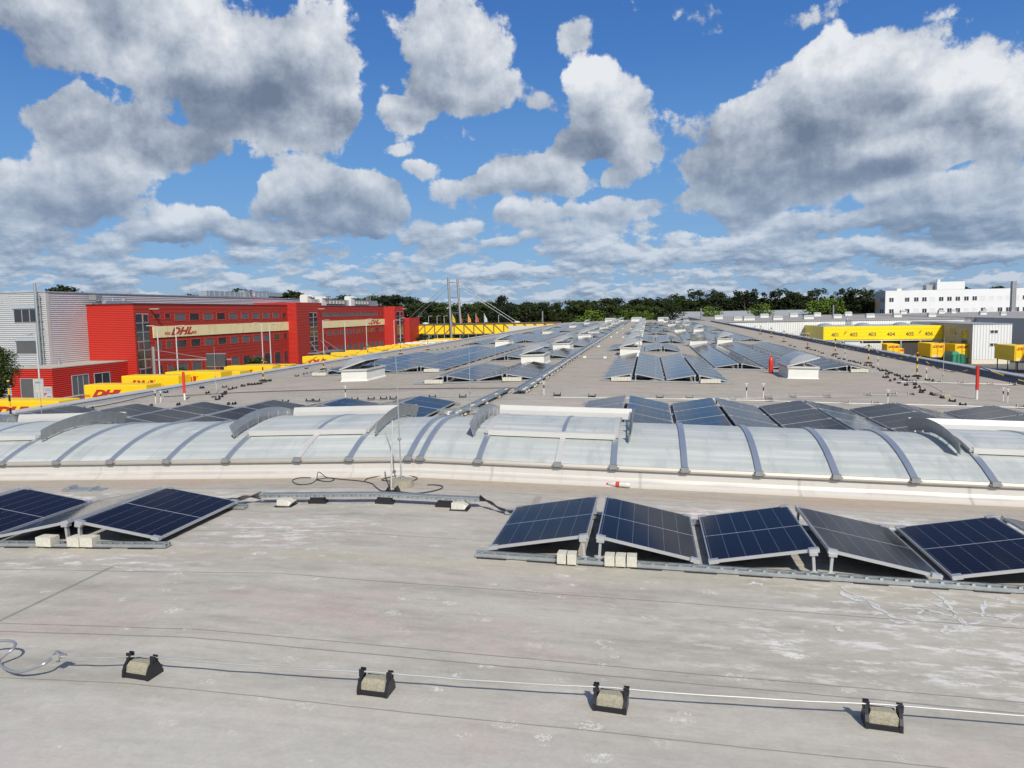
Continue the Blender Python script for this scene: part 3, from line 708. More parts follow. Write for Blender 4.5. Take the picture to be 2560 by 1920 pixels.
H1 = [(1310, 950), (1585, 915), (1605, 914), (1775, 908), (1855, 915), (1820, 925), (1920, 900), (1640, 955), (1780, 950), (1770, 965), (1690, 985), (1745, 985), (1720, 1005), (1640, 1048), (1605, 1045), (1805, 1045), (1850, 1043), (1410, 1048), (1195, 1058), (1115, 1068), (735, 1080), (665, 1080), (1960, 890), (1990, 888), (2020, 886), (2055, 882), (2090, 868), (2130, 860)]
H2 = [(525, 760), (450, 820), (515, 805), (545, 800), (570, 796), (590, 792), (660, 775), (685, 770), (740, 760), (780, 755), (830, 748), (20, 900), (70, 890), (105, 888), (150, 882), (185, 858), (235, 858)]
H2b = [(360, 1030), (548, 1022), (606, 1022), (908, 1012), (1037, 1008), (1135, 1005), (1210, 1003), (1520, 992), (1760, 988)]
H2c = [(1185, 672), (1215, 670), (1240, 668), (1270, 665), (1390, 640), (1440, 635), (1480, 628), (1520, 620), (1560, 612), (1600, 603), (1640, 597), (1700, 590), (1760, 580)]
H3 = [(610, 975), (885, 985), (1420, 995), (1655, 1000), (1995, 1010)]
for c, L, lab in (('4', H4, 'one of the small black holders scattered along the right roof edge'), ('4', H4b, 'one of the black holders along the pale wire behind the right array'), ('4', H4c, 'one of the black holders on the wire in front of the right parapet'),
                  ('1', H1, 'one of the black holders on the roof left of the nearest open rooflight'), ('2', H2, 'one of the black holders strewn beside the left chain posts'), ('2', H2b, 'one of the black holders in the row behind the left wide array'),
                  ('2', H2c, 'one of the far black holders along the left roof edge'), ('3', H3, 'one of the black holders in the row across the middle of the roof')):
    for (x, y) in L:
        p = onroof(*P(c, x, y + 5)); holder2(p.x, p.y, lab, .95 if L in (H4, H1, H2, H2c) else 1.1, rnd.uniform(.6, 2.5) if L in (H4, H1, H2, H2c) else 0, lab.replace('one of ', ''))
def wire(c, pts, label, h=.09, r=.012, mt=None):
    q = [rp(*P(c, *p[:2]), p[2] if len(p) > 2 else h) for p in pts]
    tag(MB().tube(q, r, 5).build('conductor_wire', mt or M_wire), label, 'wire', 'conductor wires')
wire('4', [(-600, 1003), (190, 996), (385, 988), (655, 984), (978, 972), (1175, 968), (1320, 965)], 'pale conductor wire across the roof behind the wide right array')
wire('4', [(-1500, 990), (-700, 1000), (200, 1018), (800, 1037), (1040, 1042), (2185, 1070), (2300, 1075)], 'pale conductor wire directly behind the wide right array')
wire('4', [(1215, 866), (1535, 873), (1718, 879), (1948, 885), (2125, 890)], 'pale conductor wire in front of the right parapet')
wire('4', [(620, 1000 - 400), (1150, 700 - 80), (1400, 700)], 'thin wire running beside the far right chain posts', .05, .012)
wire('2', [(-1100, 1085), (-400, 1070), (360, 1030), (548, 1022), (908, 1012), (1210, 1003), (1520, 992), (1760, 988), (2100, 985)], 'grey conductor wire behind the wide left array', .09, .01, M_galvd)
wire('2', [(-600, 985), (0, 952), (500, 935), (1000, 925), (2200, 915)], 'thin dark wire crossing the roof in front of the nearest left rooflight', .03, .012, M_cable)
wire('1', [(0, 1170), (330, 1130), (665, 1082), (900, 1040), (1225, 965)], 'thin dark wire along the left parapet', .06, .016, M_cable)

# ------------------------------------------------------------------ lightning rods
def rod(px_, py_, tx, ty, label, Y=None, r=.012, stone=.18, hgt=None):
    p = onroof(px_, py_); t_ = atY(tx, ty, p.y); h = (t_.z - p.z) if hgt is None else hgt
    t = thing('lightning_rod', p, label, 'lightning rod', 'lightning rods')
    lean = Vector(((t_.x - p.x), 0, 0))
    top = p + Vector((lean.x, 0, h))
    mid = p + (top - p) * .35
    MB().tube([p + Vector((0, 0, .05)), mid, top], [r, r * .85, r * .35], 7).build('rod', M_wire, t, smooth=True)
    if stone: MB().lathe(p, [(stone * 1.02, 0), (stone, .02), (stone * .97, .095), (stone * .9, .10)], 24).build('stone_base', M_concd, t)
    MB().cyl(p + Vector((lean.x * .35 - .0, 0, h * .35)), r * 2.6, .03, 8).build('coupling', M_galvd, t)
    return t
rod(1004, 1214, 989, 886, 'tall lightning rod on a round stone between the short tray and the skylight', stone=.185)
rod(1177, 1049, 1172, 857, 'tall lightning rod behind the skylight near the slanting tray', stone=0)
rod(*P('3', 130, 860), *P('3', 118, 590), 'lightning rod on a round stone in front of the array left of the ridge tray', stone=.22)
rod(*P('3', 1385, 865), *P('3', 1395, 460), 'lightning rod on a round stone at the valley of the long middle array', stone=.22)
rod(*P('3', 285, 690), *P('3', 280, 500), 'lightning rod on a round stone left of the nearest open rooflight in the ridge row', stone=.2)
rod(*P('4', 1565, 980), *P('4', 1585, 520), 'lightning rod on a black-footed stone near the right chain posts', stone=.25)
rod(*P('1', 335, 1185), *P('1', 308, 840), 'thin lightning rod at the left behind the skylight end', stone=0)
rod(*P('1', 1708, 960), *P('1', 1690, 590), 'thin lightning rod on struts left of the nearest open rooflight', stone=0)
rod(*P('2', 2185, 670), *P('2', 2175, 500), 'thin lightning rod beside the far left rooflight', stone=.18)
# struts of one rod
a = onroof(*P('1', 1708, 945)); tag(MB().tube([a + Vector((0, 0, .35)), a + Vector((.35, -.5, .02))], .02, 6).tube([a + Vector((0, 0, .35)), a + Vector((-.35, .1, .02))], .014, 6).build('rod_strut', M_capw), 'white slanting struts at the foot of the thin rod left of the rooflight', 'strut')
tag(MB().tube([Vector((-.02, 10.62, .02)), Vector((.02, 10.66, 1.05))], .012, 6).build('rod_strut', M_capw), 'thin white strut leaning on the tall rod in front of the skylight', 'strut')
g = MB(); g.prism([(-.1, 10.55, 0), (.0, 10.55, 0), (-.05, 10.55, .08)], (0, .1, 0)).prism([(.0, 10.60, 0), (.1, 10.60, 0), (.06, 10.60, .08)], (0, .1, 0))
tag(g.build('strut_foot', M_blackpl), 'small black foot in front of the stone of the tall rod', 'rod foot')

# ------------------------------------------------------------------ barrier posts and chains
M_blk = mat('black_paint', (.015, .015, .015), .5)
def stripe_post(p, h, label, grp, a=M_yblk, b=M_blk, foot=True):
    t = thing('barrier_post', p, label, 'barrier post', grp); m = MB(); n = 6
    for k in range(n): m.cyl((p.x, p.y, p.z + .05 + (h - .05) * k / n), .028, (h - .05) / n - .001, 8, k % 2)
    m.build('post', [a, b], t)
    if foot: MB().lathe(p, [(.2, 0), (.2, .04), (.08, .08), (.035, .09)], 12).build('foot', M_rubber, t)
    MB().cyl((p.x, p.y, p.z + h), .035, .04, 8).build('cap', a, t)
    return p + Vector((0, 0, h))
def chain(a, b, sag, label, grp='barrier chains'):
    m = MB(); n = 16; q = []
    for k in range(n + 1):
        t = k / n; p = a.lerp(b, t); p.z -= sag * 4 * t * (1 - t); q.append(p)
    for k in range(n): m.tube([q[k], q[k + 1]], .016, 5, k % 2)
    tag(m.build('barrier_chain', [M_yblk, M_blk]), label, 'chain', grp)
def redpost(p, h, label, hw):
    t = thing('roof_edge_post', p, label, 'post', 'red and white roof posts')
    MB().cyl(p, .036, hw, 14).build('white_foot', M_white, t, smooth=True)
    MB().cyl((p.x, p.y, p.z + hw + .001), .05, h - hw, 16).cyl((p.x, p.y, p.z + h + .002), .045, .02, 16).build('red_sleeve', M_red, t, smooth=True)
    return p + Vector((0, 0, h))
pr = onroof(*P('4', 1838, 1005)); ra = redpost(pr, atY(*P('4', 1845, 745), pr.y).z - pr.z, 'red post with white foot at the right edge of the roof', .30)
pl = onroof(*P('1', 1460, 1012)); redpost(pl, atY(*P('1', 1425, 795), pl.y).z - pl.z, 'leaning red and white post on the left side of the roof', .26)
tops = [Vector((17.2, 19.6, .35)), ra]
for k, (p4, q) in enumerate((((1365, 828), 'nearest'), ((983, 722), 'second'), ((720, 652), 'third'), ((503, 602), 'fourth'), ((315, 552), 'fifth'), ((215, 515), 'sixth'), ((130, 492), 'seventh'))):
    p = onroof(*P('4', *p4)); tops.append(stripe_post(p, .98, q + ' striped chain post along the right roof edge behind the red post', 'striped posts along the right roof edge', M_yblk if k != 3 else mat('orange_paint', (.7, .15, .03), .5), M_blk))
for a, b, q in zip(tops[:-1], tops[1:], ('beyond the photo edge to the red post', 'from the red post to the nearest striped post', 'from the nearest to the second striped post', 'from the second to the third striped post', 'from the third to the fourth striped post', 'from the fourth to the fifth striped post', 'from the fifth to the sixth striped post', 'from the sixth to the seventh striped post')):
    chain(a, b, .42, 'yellow and black chain on the right ' + q)
tops = []
for k, (c, p4, q) in enumerate((('1', (90, 1188), 'nearest'), ('1', (2080, 862), 'second'), ('2', (660, 772), 'third'), ('2', (1012, 695), 'fourth'), ('2', (1270, 650), 'fifth'), ('2', (1485, 618), 'sixth'))):
    p = onroof(*P(c, *p4)); h = .95 if k else 1.22
    tops.append(stripe_post(p, h, q + ' yellow and black chain post along the left roof edge', 'striped posts along the left roof edge'))
for a, b, q in zip(tops[1:-1], tops[2:], ('second to the third', 'third to the fourth', 'fourth to the fifth', 'fifth to the sixth')): chain(a, b, .45, 'black and yellow chain on the left from the ' + q + ' post')
# short sensor posts
def shortpost(px_, py_, h, label, top=True):
    p = onroof(px_, py_); t = thing('short_post', p, label, 'short post', 'short white posts with a black band')
    MB().cyl(p, .014, h * .55, 8, 0).cyl(p + Vector((0, 0, h * .55 + .001)), .018, h * .25, 8, 1).cyl(p + Vector((0, 0, h * .8 + .002)), .014, h * .2, 8, 0).build('tube', [M_white, M_blk], t)
    if top: MB().box(p.x - .05, p.x + .05, p.y - .02, p.y + .02, p.z + h + .004, p.z + h + .02).build('crosshead', M_white, t)
for c, x, y, h, l in (('1', 1230, 1038, .45, 'left of two short posts beside the leaning red post'), ('1', 1272, 1032, .4, 'right of two short posts beside the leaning red post'), ('2', 834, 1005, .42, 'short post behind the left wide array'), ('3', 505, 972, .4, 'short post near the start of the long ridge tray'),
                      ('3', 2105, 1000, .45, 'short post behind the wide right array near the middle'), ('4', 153, 1003, .46, 'short post with crosshead left of the fire extinguisher rooflight'), ('4', 1135, 1043, .4, 'short post on the wire behind the right array'), ('4', 2046, 1022, .4, 'left of two short posts at the right photo edge'),
                      ('4', 2082, 1032, .4, 'right of two short posts at the right photo edge'), ('4', 1440, 850, .45, 'short post beside the nearest striped post'), ('4', 1057, 755, .5, 'short post between the first two striped posts'), ('4', 798, 690, .5, 'short post between the second and third striped posts'), ('1', 122, 1185, .3, 'short post beside the nearest left striped post')):
    shortpost(*P(c, x, y), h, l)

# ------------------------------------------------------------------ fire extinguisher, bottle
p = onroof(*P('4', 212, 800)); t = thing('fire_extinguisher', p, 'red fire extinguisher standing left of the open rooflight on the right', 'fire extinguisher')
MB().lathe(p, [(.08, 0), (.095, .03), (.095, .55), (.08, .62), (.04, .66), (.03, .70)], 18).build('cylinder', M_red, t, smooth=True)
MB().lathe(p, [(.1, 0), (.1, .035), (.097, .04)], 18).build('base_ring', M_blk, t)
MB().box(p.x - .05, p.x + .03, p.y - .02, p.y + .02, p.z + .705, p.z + .75).box(p.x - .13, p.x - .05, p.y - .015, p.y + .015, p.z + .76, p.z + .78).build('valve', M_red, t)
MB().tube([p + Vector((.03, 0, .72)), p + Vector((.12, -.02, .66)), p + Vector((.13, -.03, .35))], .013, 6).build('hose', M_blk, t)
p = onroof(1552, 1218); t = thing('plastic_bottle', p, 'clear plastic bottle with red label lying against the skylight kerb', 'bottle')
M_clear = mat('clear_plastic', (.62, .6, .58), .12, 0, .15, 20, .1)
def lying(prof, name, mt):
    m = MB(); m.lathe((0, 0, 0), prof, 16); rot = Matrix.Rotation(R(90), 4, 'Y') ; rz_ = Matrix.Rotation(R(-12), 4, 'Z')
    m.v = [tuple((rz_ @ rot @ Vector(v)) + p + Vector((-.17, .02, .045))) for v in m.v]; return m.build(name, mt, t, smooth=True)
lying([(.015, -.02), (.022, .0), (.038, .05), (.040, .10)], 'shoulder', M_clear); lying([(.0425, .1005), (.0425, .16)], 'label_band', mat('bottle_label', (.55, .06, .04), .4, 0, .5, 60))
lying([(.042, .1605), (.038, .2), (.042, .25), (.040, .30), (.03, .32)], 'bottle_body', M_clear); lying([(.0155, -.045), (.0155, -.021)], 'cap', M_red)
tag(MB().box(-5.6, -4.9, 10.72, 10.9, rz(5.3), rz(5.3) + .03).box(-5.5, -5.45, 10.7, 10.9, rz(5.3) + .031, rz(5.3) + .07).box(-5.1, -5.05, 10.7, 10.9, rz(5.3) + .031, rz(5.3) + .06).build('metal_scrap', M_galv), 'small piece of grey metal scrap on the roof above the left array', 'metal scrap')

# ------------------------------------------------------------------ white adhesive smears on the right
M_paint = mat('dried_white_adhesive', (.56, .555, .53), .8, 0, .3, 20)
def smear(c, pts, w):
    m = MB(); c_ = [onroof(*P(c, *p)) for p in pts]; q = []
    for i in range(len(c_) - 1):
        p0 = c_[max(i - 1, 0)]; p1 = c_[i]; p2 = c_[i + 1]; p3 = c_[min(i + 2, len(c_) - 1)]
        for k in range(7):
            u = k / 7; q.append(.5 * ((2 * p1) + (p2 - p0) * u + (2 * p0 - 5 * p1 + 4 * p2 - p3) * u * u + (3 * p1 - p0 - 3 * p2 + p3) * u ** 3))
    q.append(c_[-1]); n = len(q); vs = []; ph = rnd.random() * 9
    for i, p in enumerate(q):
        d = (q[min(i + 1, n - 1)] - q[max(i - 1, 0)]); d.z = 0; d.normalize(); nn = Vector((-d.y, d.x, 0))
        e = min(1, .15 + min(i, n - 1 - i) / 4); wa = w * e * (.55 + .35 * math.sin(i * 1.1 + ph) + rnd.uniform(-.15, .2)); wb = w * e * (.55 + .35 * math.sin(i * .9 + 2 * ph) + rnd.uniform(-.15, .2))
        a = p + nn * wa; b = p - nn * wb; a.z = rz(a.x) + .003; b.z = rz(b.x) + .003; vs += [a, b]
    m.add(vs, [(2 * i, 2 * i + 1, 2 * i + 3, 2 * i + 2) for i in range(n - 1)]); return m
allm = MB()
for pts, w in (([(740, 985), (820, 1040), (930, 1090), (1040, 1150), (1140, 1220)], .02), ([(760, 1030), (850, 1100), (950, 1105), (880, 1095)], .05), ([(960, 1120), (1080, 1190), (1200, 1250), (1350, 1275), (1340, 1290), (1200, 1285), (1150, 1260)], .025), ([(1230, 1180), (1300, 1175), (1400, 1180), (1470, 1195)], .025),
               ([(1370, 1220), (1440, 1185), (1560, 1215), (1650, 1240), (1700, 1250)], .03), ([(1480, 1130), (1560, 1160), (1640, 1200), (1690, 1245), (1740, 1280), (1700, 1330), (1640, 1360), (1570, 1370), (1590, 1320), (1620, 1305), (1530, 1292)], .022), ([(1700, 1250), (1720, 1290), (1780, 1300), (1900, 1275)], .022),
               ([(1750, 1195), (1850, 1215), (1960, 1235), (2100, 1260), (2190, 1210)], .02), ([(1880, 1240), (1890, 1180), (1910, 1110)], .03),
               ([(1480, 1040), (1560, 1090), (1600, 1130), (1640, 1190), (1690, 1235)], .03), ([(2050, 1290), (2120, 1275), (2210, 1300)], .015), ([(2100, 1130), (2160, 1125), (2205, 1140)], .06), ([(40, 985), (90, 975), (150, 990)], .06), ([(715, 1320), (745, 1330), (770, 1360)], .04)):
    q = smear('8', pts, w); allm.add(q.v, q.f)
tag(allm.build('adhesive_smears', M_paint), 'dried white adhesive smears on the roof in front of the right array', 'stain', None, 'stuff')

# ------------------------------------------------------------------ yard, ground, far ground
def groundmat(t, b, tc):
    n = t.noise(tc, .08, 6, .6); c = t.ramp(n, [(.3, (.10, .098, .092)), (.7, (.17, .165, .155))]); t.l.new(c, b.inputs['Base Color'])
tag(MB().add([(-900, -300, YG), (900, -300, YG), (900, 2200, YG), (-900, 2200, YG)], [(0, 1, 2, 3)]).build('yard_ground', mat('yard_asphalt', rough=.9, custom=groundmat)), kind='structure')
tag(MB().add([(-900, 330, YG + .02), (900, 330, YG + .02), (900, 2100, YG + .02), (-900, 2100, YG + .02)], [(0, 1, 2, 3)]).build('meadow_ground', mat('meadow', (.05, .075, .03), .95, 0, .4, .05)), kind='structure')

# ------------------------------------------------------------------ corrugated facades
def corr(name, color, axis, pitch, amp=.25, rough=.5, metal=0., soft=.4):
    def f(t, b, tc):
        v = t.sep(tc)['XYZ'.index(axis)]
        w = t.math('SINE', t.math('MULTIPLY', v, 2 * math.pi / pitch))
        n = t.noise(tc, .35, 6, .65)
        k = t.math('MULTIPLY_ADD', t.math('SUBTRACT', n, .5), soft, 1.)
        c = t.vmath('SCALE', color); t.l.new(k, c.node.inputs[3]); t.l.new(c, b.inputs['Base Color'])
        bn = t.node('ShaderNodeBump'); bn.inputs['Strength'].default_value = amp; bn.inputs['Distance'].default_value = .06; t.l.new(w, bn.inputs['Height']); t.l.new(bn.outputs[0], b.inputs['Normal'])
    return mat(name, rough=rough, metal=metal, custom=f)
M_redf = corr('red_corrugated_sheet', (.47, .020, .010), 'Z', .28, .55, .6, 0, .15)
M_redside = M_redf
M_grcorr = corr('silver_corrugated_sheet', (.52, .53, .54), 'Z', .3, .6, .45, .2, .15)
M_whtr = corr('white_ribbed_sheet', (.70, .71, .70), 'X', .5, .7, .5, 0, .12)
M_wht = mat('white_render', (.72, .73, .74), .8, 0, .05, .2)
M_greyw = mat('mid_grey_sheet', (.30, .31, .32), .7, 0, .1, .2)  # even grey for the annexe roof edge, plant room and chimney shaft
M_glass = mat('window_glass', (.03, .035, .045), .12, 0, .4, .7, spec=.7)
M_blind = mat('grey_blind', (.10, .105, .108), .5, 0, .25, .3)
M_band = None
def bandmat(t, b, tc):
    x, y, z = t.sep(tc)[0:3]
    n = t.noise(t.comb(x, t.math('MULTIPLY', y, 1.2), t.math('MULTIPLY', z, .12)), 1.1, 7, .75)
    top = t.smooth(z, -.2, 1.2)
    c = t.mix(t.math('MULTIPLY', t.smooth(n, .48, .68), t.math('MULTIPLY_ADD', top, .55, .12)), (.80, .68, .38), (.56, .42, .14))
    t.l.new(c, b.inputs['Base Color'])
M_band = mat('stained_yellow_fascia', rough=.7, custom=bandmat)
M_logo = mat('logo_red', (.42, .03, .015), .5)
M_yel = mat('bright_yellow_sheet', (.86, .60, .01), .5, 0, .06, .3)
M_frame = mat('window_frame_red', (.5, .05, .03), .5)
M_fgrey = mat('window_frame_grey', (.35, .36, .37), .5)

def window(parent, x, y0, y1, z0, z1, kind='glass', face='+x', split=1, name='window', fm=None):
    fm = fm or M_frame
    m = MB(); e = .12 if face == '+x' else .08; g = MB(); d = .06
    if face == '+x':
        m.box(x - .02, x + d, y0 - e, y0, z0 - e, z1 + e).box(x - .02, x + d, y1, y1 + e, z0 - e, z1 + e).box(x - .02, x + d, y0, y1, z0 - e, z0).box(x - .02, x + d + .03, y0, y1, z1, z1 + e)
        for k in range(1, split): yy = y0 + (y1 - y0) * k / split; m.box(x - .02, x + d - .004, yy - .05, yy + .05, z0, z1)
        g.box(x - .01, x + .02, y0, y1, z0, z1)
    elif face == '-y':
        m.box(y0 - e, y0, x - d, x + .02, z0 - e, z1 + e).box(y1, y1 + e, x - d, x + .02, z0 - e, z1 + e).box(y0, y1, x - d, x + .02, z0 - e, z0).box(y0, y1, x - d - .03, x + .02, z1, z1 + e)
        for k in range(1, split): yy = y0 + (y1 - y0) * k / split; m.box(yy - .05, yy + .05, x - d + .004, x + .02, z0, z1)
        g.box(y0, y1, x - .02, x + .01, z0, z1)
    else:
        m.box(x - d, x + .02, y0 - e, y0, z0 - e, z1 + e).box(x - d, x + .02, y1, y1 + e, z0 - e, z1 + e).box(x - d, x + .02, y0, y1, z0 - e, z0).box(x - d, x + .02, y0, y1, z1, z1 + e)
        g.box(x - .02, x + .01, y0, y1, z0, z1)
    f = m.build(name, fm, parent); g.build('pane', M_blind if kind == 'blind' else M_glass, f)
    return f

# ------------------------------------------------------------------ red office building
XF = -75.0
rb = thing('red_office_building', (XF, 165, YG), 'long red corrugated office building with two yellow fascia bands on the left', 'building')
MB().box(-83.2, XF - .1, 108, 223.4, YG, 4.75).build('wall', M_redf, rb)
M_clad = corr('shade_red_facade_panel', (.34, .026, .013), 'Z', .6, .25, .7, 0, .2)  # smooth facade panels; the deeper red paints in shade of the sun-grazed side
MB().box(XF - .099, XF, 108.02, 223.39, YG, 4.745).build('shade_toned_cladding', M_clad, rb)
MB().box(-72.899, -72.86, 160.02, 173.58, YG, 5.48).build('shade_toned_cladding', M_clad, rb)
MB().box(-83.3, XF + .06, 107.9, 223.3, 4.755, 4.95).build('roof_edge', mat('dark_red_coping', (.14, .015, .012), .5), rb)
MB().box(-83.0, -72.9, 160, 173.6, YG, 5.5).build('stair_tower', M_redf, rb)
MB().box(-83.0, -71.6, 223.4, 232.5, YG, 4.78).build('end_tower', M_redf, rb)
XT = -72.86; XE = -71.6
f = MB().box(XF + .001, XF + .16, 112.4, 159.99, -.60, 1.25).build('fascia_band', M_band, rb)
text('DHL', 1.75, (XF + .175, 119.9, .28), '+x', M_logo, f, .45, .07, 1.75, 'logo')
for sy in (-1, 1):
    m = MB()
    for k in range(3): m.box(XF + .161, XF + .17, 119.9 + sy * (3.05 if sy > 0 else 3.1), 119.9 + sy * 4.6, -.22 + .17 * k, -.12 + .17 * k)
    m.build('logo_stripes', M_logo, f)
f = MB().box(XF + .001, XF + .16, 175.1, 223.38, -.62, 1.12).build('fascia_band', mat('clean_yellow_fascia', (.80, .66, .36), .7, 0, .06, .3), rb)
text('DHL', 1.75, (XF + .175, 214.6, .22), '+x', M_logo, f, .45, .07, 2.0, 'logo')
for sy in (-1, 1):
    m = MB()
    for k in range(3): m.box(XF + .161, XF + .17, 214.6 + sy * 3.3, 214.6 + sy * 5.0, -.26 + .17 * k, -.16 + .17 * k)
    m.build('logo_stripes', M_logo, f)
cols_ = [(112.8, 114.6), (115.6, 117.3), (118.3, 121.6), (122.6, 125.8), (126.8, 130.2), (131.2, 134.4), (135.5, 138.7), (139.9, 143.0), (144.2, 147.4), (148.5, 151.8), (152.9, 156.0), (157.2, 159.4)]
for i, (a, b) in enumerate(cols_):
    window(rb, XF, a + .2, b - .15, 2.15 if i > 1 else 2.6, 3.3, 'blind' if i in (2, 4, 6, 7, 8, 9, 10) else 'glass')
    window(rb, XF, a + .2, b - .15, -2.5, -1.25, 'blind' if i in (4, 6, 7, 8, 9) else 'glass')
    window(rb, XF, a + .2, b - .15, -7.6 if i > 1 else -6.4, -5.15, 'blind' if i in (1, 2, 3, 4, 6, 8) else 'glass')
window(rb, XF, 175.2, 217.4, 2.2, 3.15, 'blind', split=13)
for a in (218.3, 220.6): window(rb, XF, a, a + 1.5, 2.2, 3.1)
for i, a in enumerate((175.6, 178.1)): window(rb, XF, a, a + 1.4, -2.0, -1.4)
for i, a in enumerate((180.8, 185., 189.4, 193.9, 198.3, 202.5, 207.2, 211.5, 215.3, 219.4)):
    window(rb, XF, a, a + 3.0, -2.5, -1.45, 'glass' if i in (5, 6, 7, 8) else 'blind')
for i, a in enumerate((176.4, 180.9, 185.2, 189.6, 194., 198.3, 202.6, 207.2, 211.5, 215.5, 219.2)): window(rb, XF, a, a + 3.1, -7.5 if i < 8 else -6.8, -5.3, 'blind' if i not in (0, 1) else 'glass', name='tall_window')
# stair glazing
def stair_glazing(x, y0, y1, z0, z1, rows):
    g = MB().box(x + .001, x + .08, y0, y1, z0, z1).build('stair_glazing', M_glass, rb)
    m = MB()
    for k in range(rows + 1): zz = z0 + (z1 - z0) * k / rows; m.box(x + .081, x + .13, y0, y1, zz - .05, zz + .05)
    m.box(x + .081, x + .128, (y0 + y1) / 2 - .06, (y0 + y1) / 2 + .06, z0, z1); m.build('mullions', M_fgrey, g)
    m = MB()
    for k, sd in ((rows - 1, 1), (rows - 4, 0), (2, 1), (1, 0)):
        za = z0 + (z1 - z0) * k / rows; ya = y0 if sd == 0 else (y0 + y1) / 2; w = (y1 - y0) / 2
        for q in ((ya + .05, ya + .2, za + .1, za + (z1 - z0) / rows - .1), (ya + w - .2, ya + w - .05, za + .1, za + (z1 - z0) / rows - .1)): m.box(x + .131, x + .16, *q)
        m.box(x + .131, x + .159, ya + .05, ya + w - .05, za + .06, za + .2); m.box(x + .131, x + .159, ya + .05, ya + w - .05, za + (z1 - z0) / rows - .2, za + (z1 - z0) / rows - .06)
    m.build('casement', mat('pink_casement', (.42, .12, .12), .5), g)
stair_glazing(XF, 108.4, 111.4, YG + .4, 3.3, 8); stair_glazing(XT, 166.4, 170.4, -5.6, 3.2, 8); stair_glazing(XE, 225.2, 231, YG + 1, 3.2, 8)
m = MB().box(XF + .01, XF + 4.6, 164.8, 180., -6.25, -6.0); cn = m.build('canopy', M_galvd, rb)
m = MB()
for y in (166, 172, 178): m.tube([(XF + 4.2, y, -6.0), (XF + .2 if y > 173 else XT + .1, y, -3.4)], .07, 5)
m.build('tie_rod', M_galv, cn); MB().box(XF + .01, XF + .3, 165.2, 179.6, YG, -6.3).build('entrance', M_glass, rb)
for y in (112., 171.5, 231): MB().box(XF + .05 if y < 160 else (XT if y < 200 else XE), (XF + 1.6 if y < 160 else (XT + 1.6 if y < 200 else XE + 1.4)), y - .15, y + .15, 4.0, 4.12).build('wall_lamp', M_capw, rb)
# hvac on the red roof
hv = thing('rooftop_air_handler', (-79, 205, 4.95), 'grey rooftop air handling duct with white louvre boxes on the far red roof', 'air handler')
MB().box(-81, -78.2, 182.5, 227, 4.96, 6.6).build('duct', M_galv, hv)
for ya, yb in ((187.5, 200), (206, 219)):
    m = MB(); y = ya
    while y < yb: m.box(-78.19, -77.6, y, y + 1.1, 5.45, 6.3, 0); m.box(-78.19, -77.9, y + 1.101, y + 2.2, 5.3, 6.4, 1); y += 2.2
    m.build('louvres', [M_capw, M_dark], hv)
for y, h in ((176, 2.2), (184.5, 1.9), (204, 2.3)): MB().box(-79.5, -77.55, y, y + 2.6, 4.97, 4.95 + h).hexa([(-79.5, y, 4.951 + h), (-77.55, y, 4.951 + h), (-77.0, y + 2.6, 4.951 + h), (-79.5, y + 2.6, 4.951 + h)], [(-79.3, y, 5.4 + h), (-78, y, 5.4 + h), (-78, y + 2.6, 5.4 + h), (-79.3, y + 2.6, 5.4 + h)]).build('intake_hood', M_white, hv)
m = MB()
for k in range(7): m.tube([(-78, 178 + k * .9, 5), (-80, 179.5 + k * .9, 6.9 - .2 * k)], .06, 5)
for k in range(4): m.box(-78.4, -78.3, 218 + k * 1.1, 218.12 + k * 1.1, 6.6, 8.2)
m.build('pipes', M_galv, hv)
# low red building
XLo = -76.6
lo = thing('low_red_building', (XLo - 3, 100, YG), 'low red flat roofed annexe with tall dark windows at the left', 'building')
MB().box(-83.19, XLo, 92.4, 107.99, YG, -4.05).build('wall', M_redf, lo)
MB().box(-83.19, XLo + .05, 92.35, 107.98, -4.045, -3.93).build('roof', mat('pale_flat_roof', (.42, .39, .33), .9, 0, .15, .8), lo)
window(lo, 92.4, -81.6, -78.1, -8.2, -5.45, 'blind', '-y', 1, fm=M_fgrey); window(lo, XLo, 96.0, 99.2, -8.1, -5.4, 'blind', split=3, fm=M_fgrey); window(lo, XLo, 100.5, 103.7, -7.6, -5.45, 'glass', split=2, fm=M_fgrey)
MB().lathe((-81.5, 99.5, -3.93), [(.35, 0), (.35, .15), (.25, .2), (.25, .55), (.3, .6), (.1, .8)], 14).build('roof_vent', M_galv, lo)
m = MB().box(XLo + .001, XLo + .08, 94.2, 99.5, -8.35, -8.15); m.build('pale_stripe', M_capw, lo)
# silver hall
sh = thing('silver_hall', (-95, 140, YG), 'tall silver corrugated hall behind the red buildings at the left', 'building')
MB().box(-125, -83.2, 99.8, 235, YG, 6.65).build('wall', M_grcorr, sh)
MB().box(-125.1, -83.1, 99.7, 235.1, 6.655, 6.8).build('roof_edge', M_cap, sh)
MB().box(-83.25, -83.16, 99.75, 100.4, -3.9, 6.6).build('corner_trim', M_capw, sh)
for (z0, z1, k) in ((2.35, 4.2, 'glass'), (-2.3, -.55, 'blind')):
    w = window(sh, 99.8, -88.65, -84.75, z0, z1, k, '-y', 3 if k == 'glass' else 1, fm=M_fgrey)
    MB().box(-88.8, -84.6, 99.6, 99.75, z1 + .13, z1 + .6).build('blind_box', mat('blind_box_grey', (.38, .42, .47), .5), w)
t = thing('flue_pipe', (-84.4, 99.4, -3.9), 'tall shiny steel flue pipes on the corner of the silver hall', 'chimney', 'steel flues')
MB().cyl((-84.45, 99.35, -3.9), .2, 11.9, 14).build('large_pipe', M_galv, t, smooth=True); MB().cyl((-83.95, 99.45, -3.9), .11, 10.2, 10).build('thin_pipe', M_galvd, t, smooth=True)
m = MB()
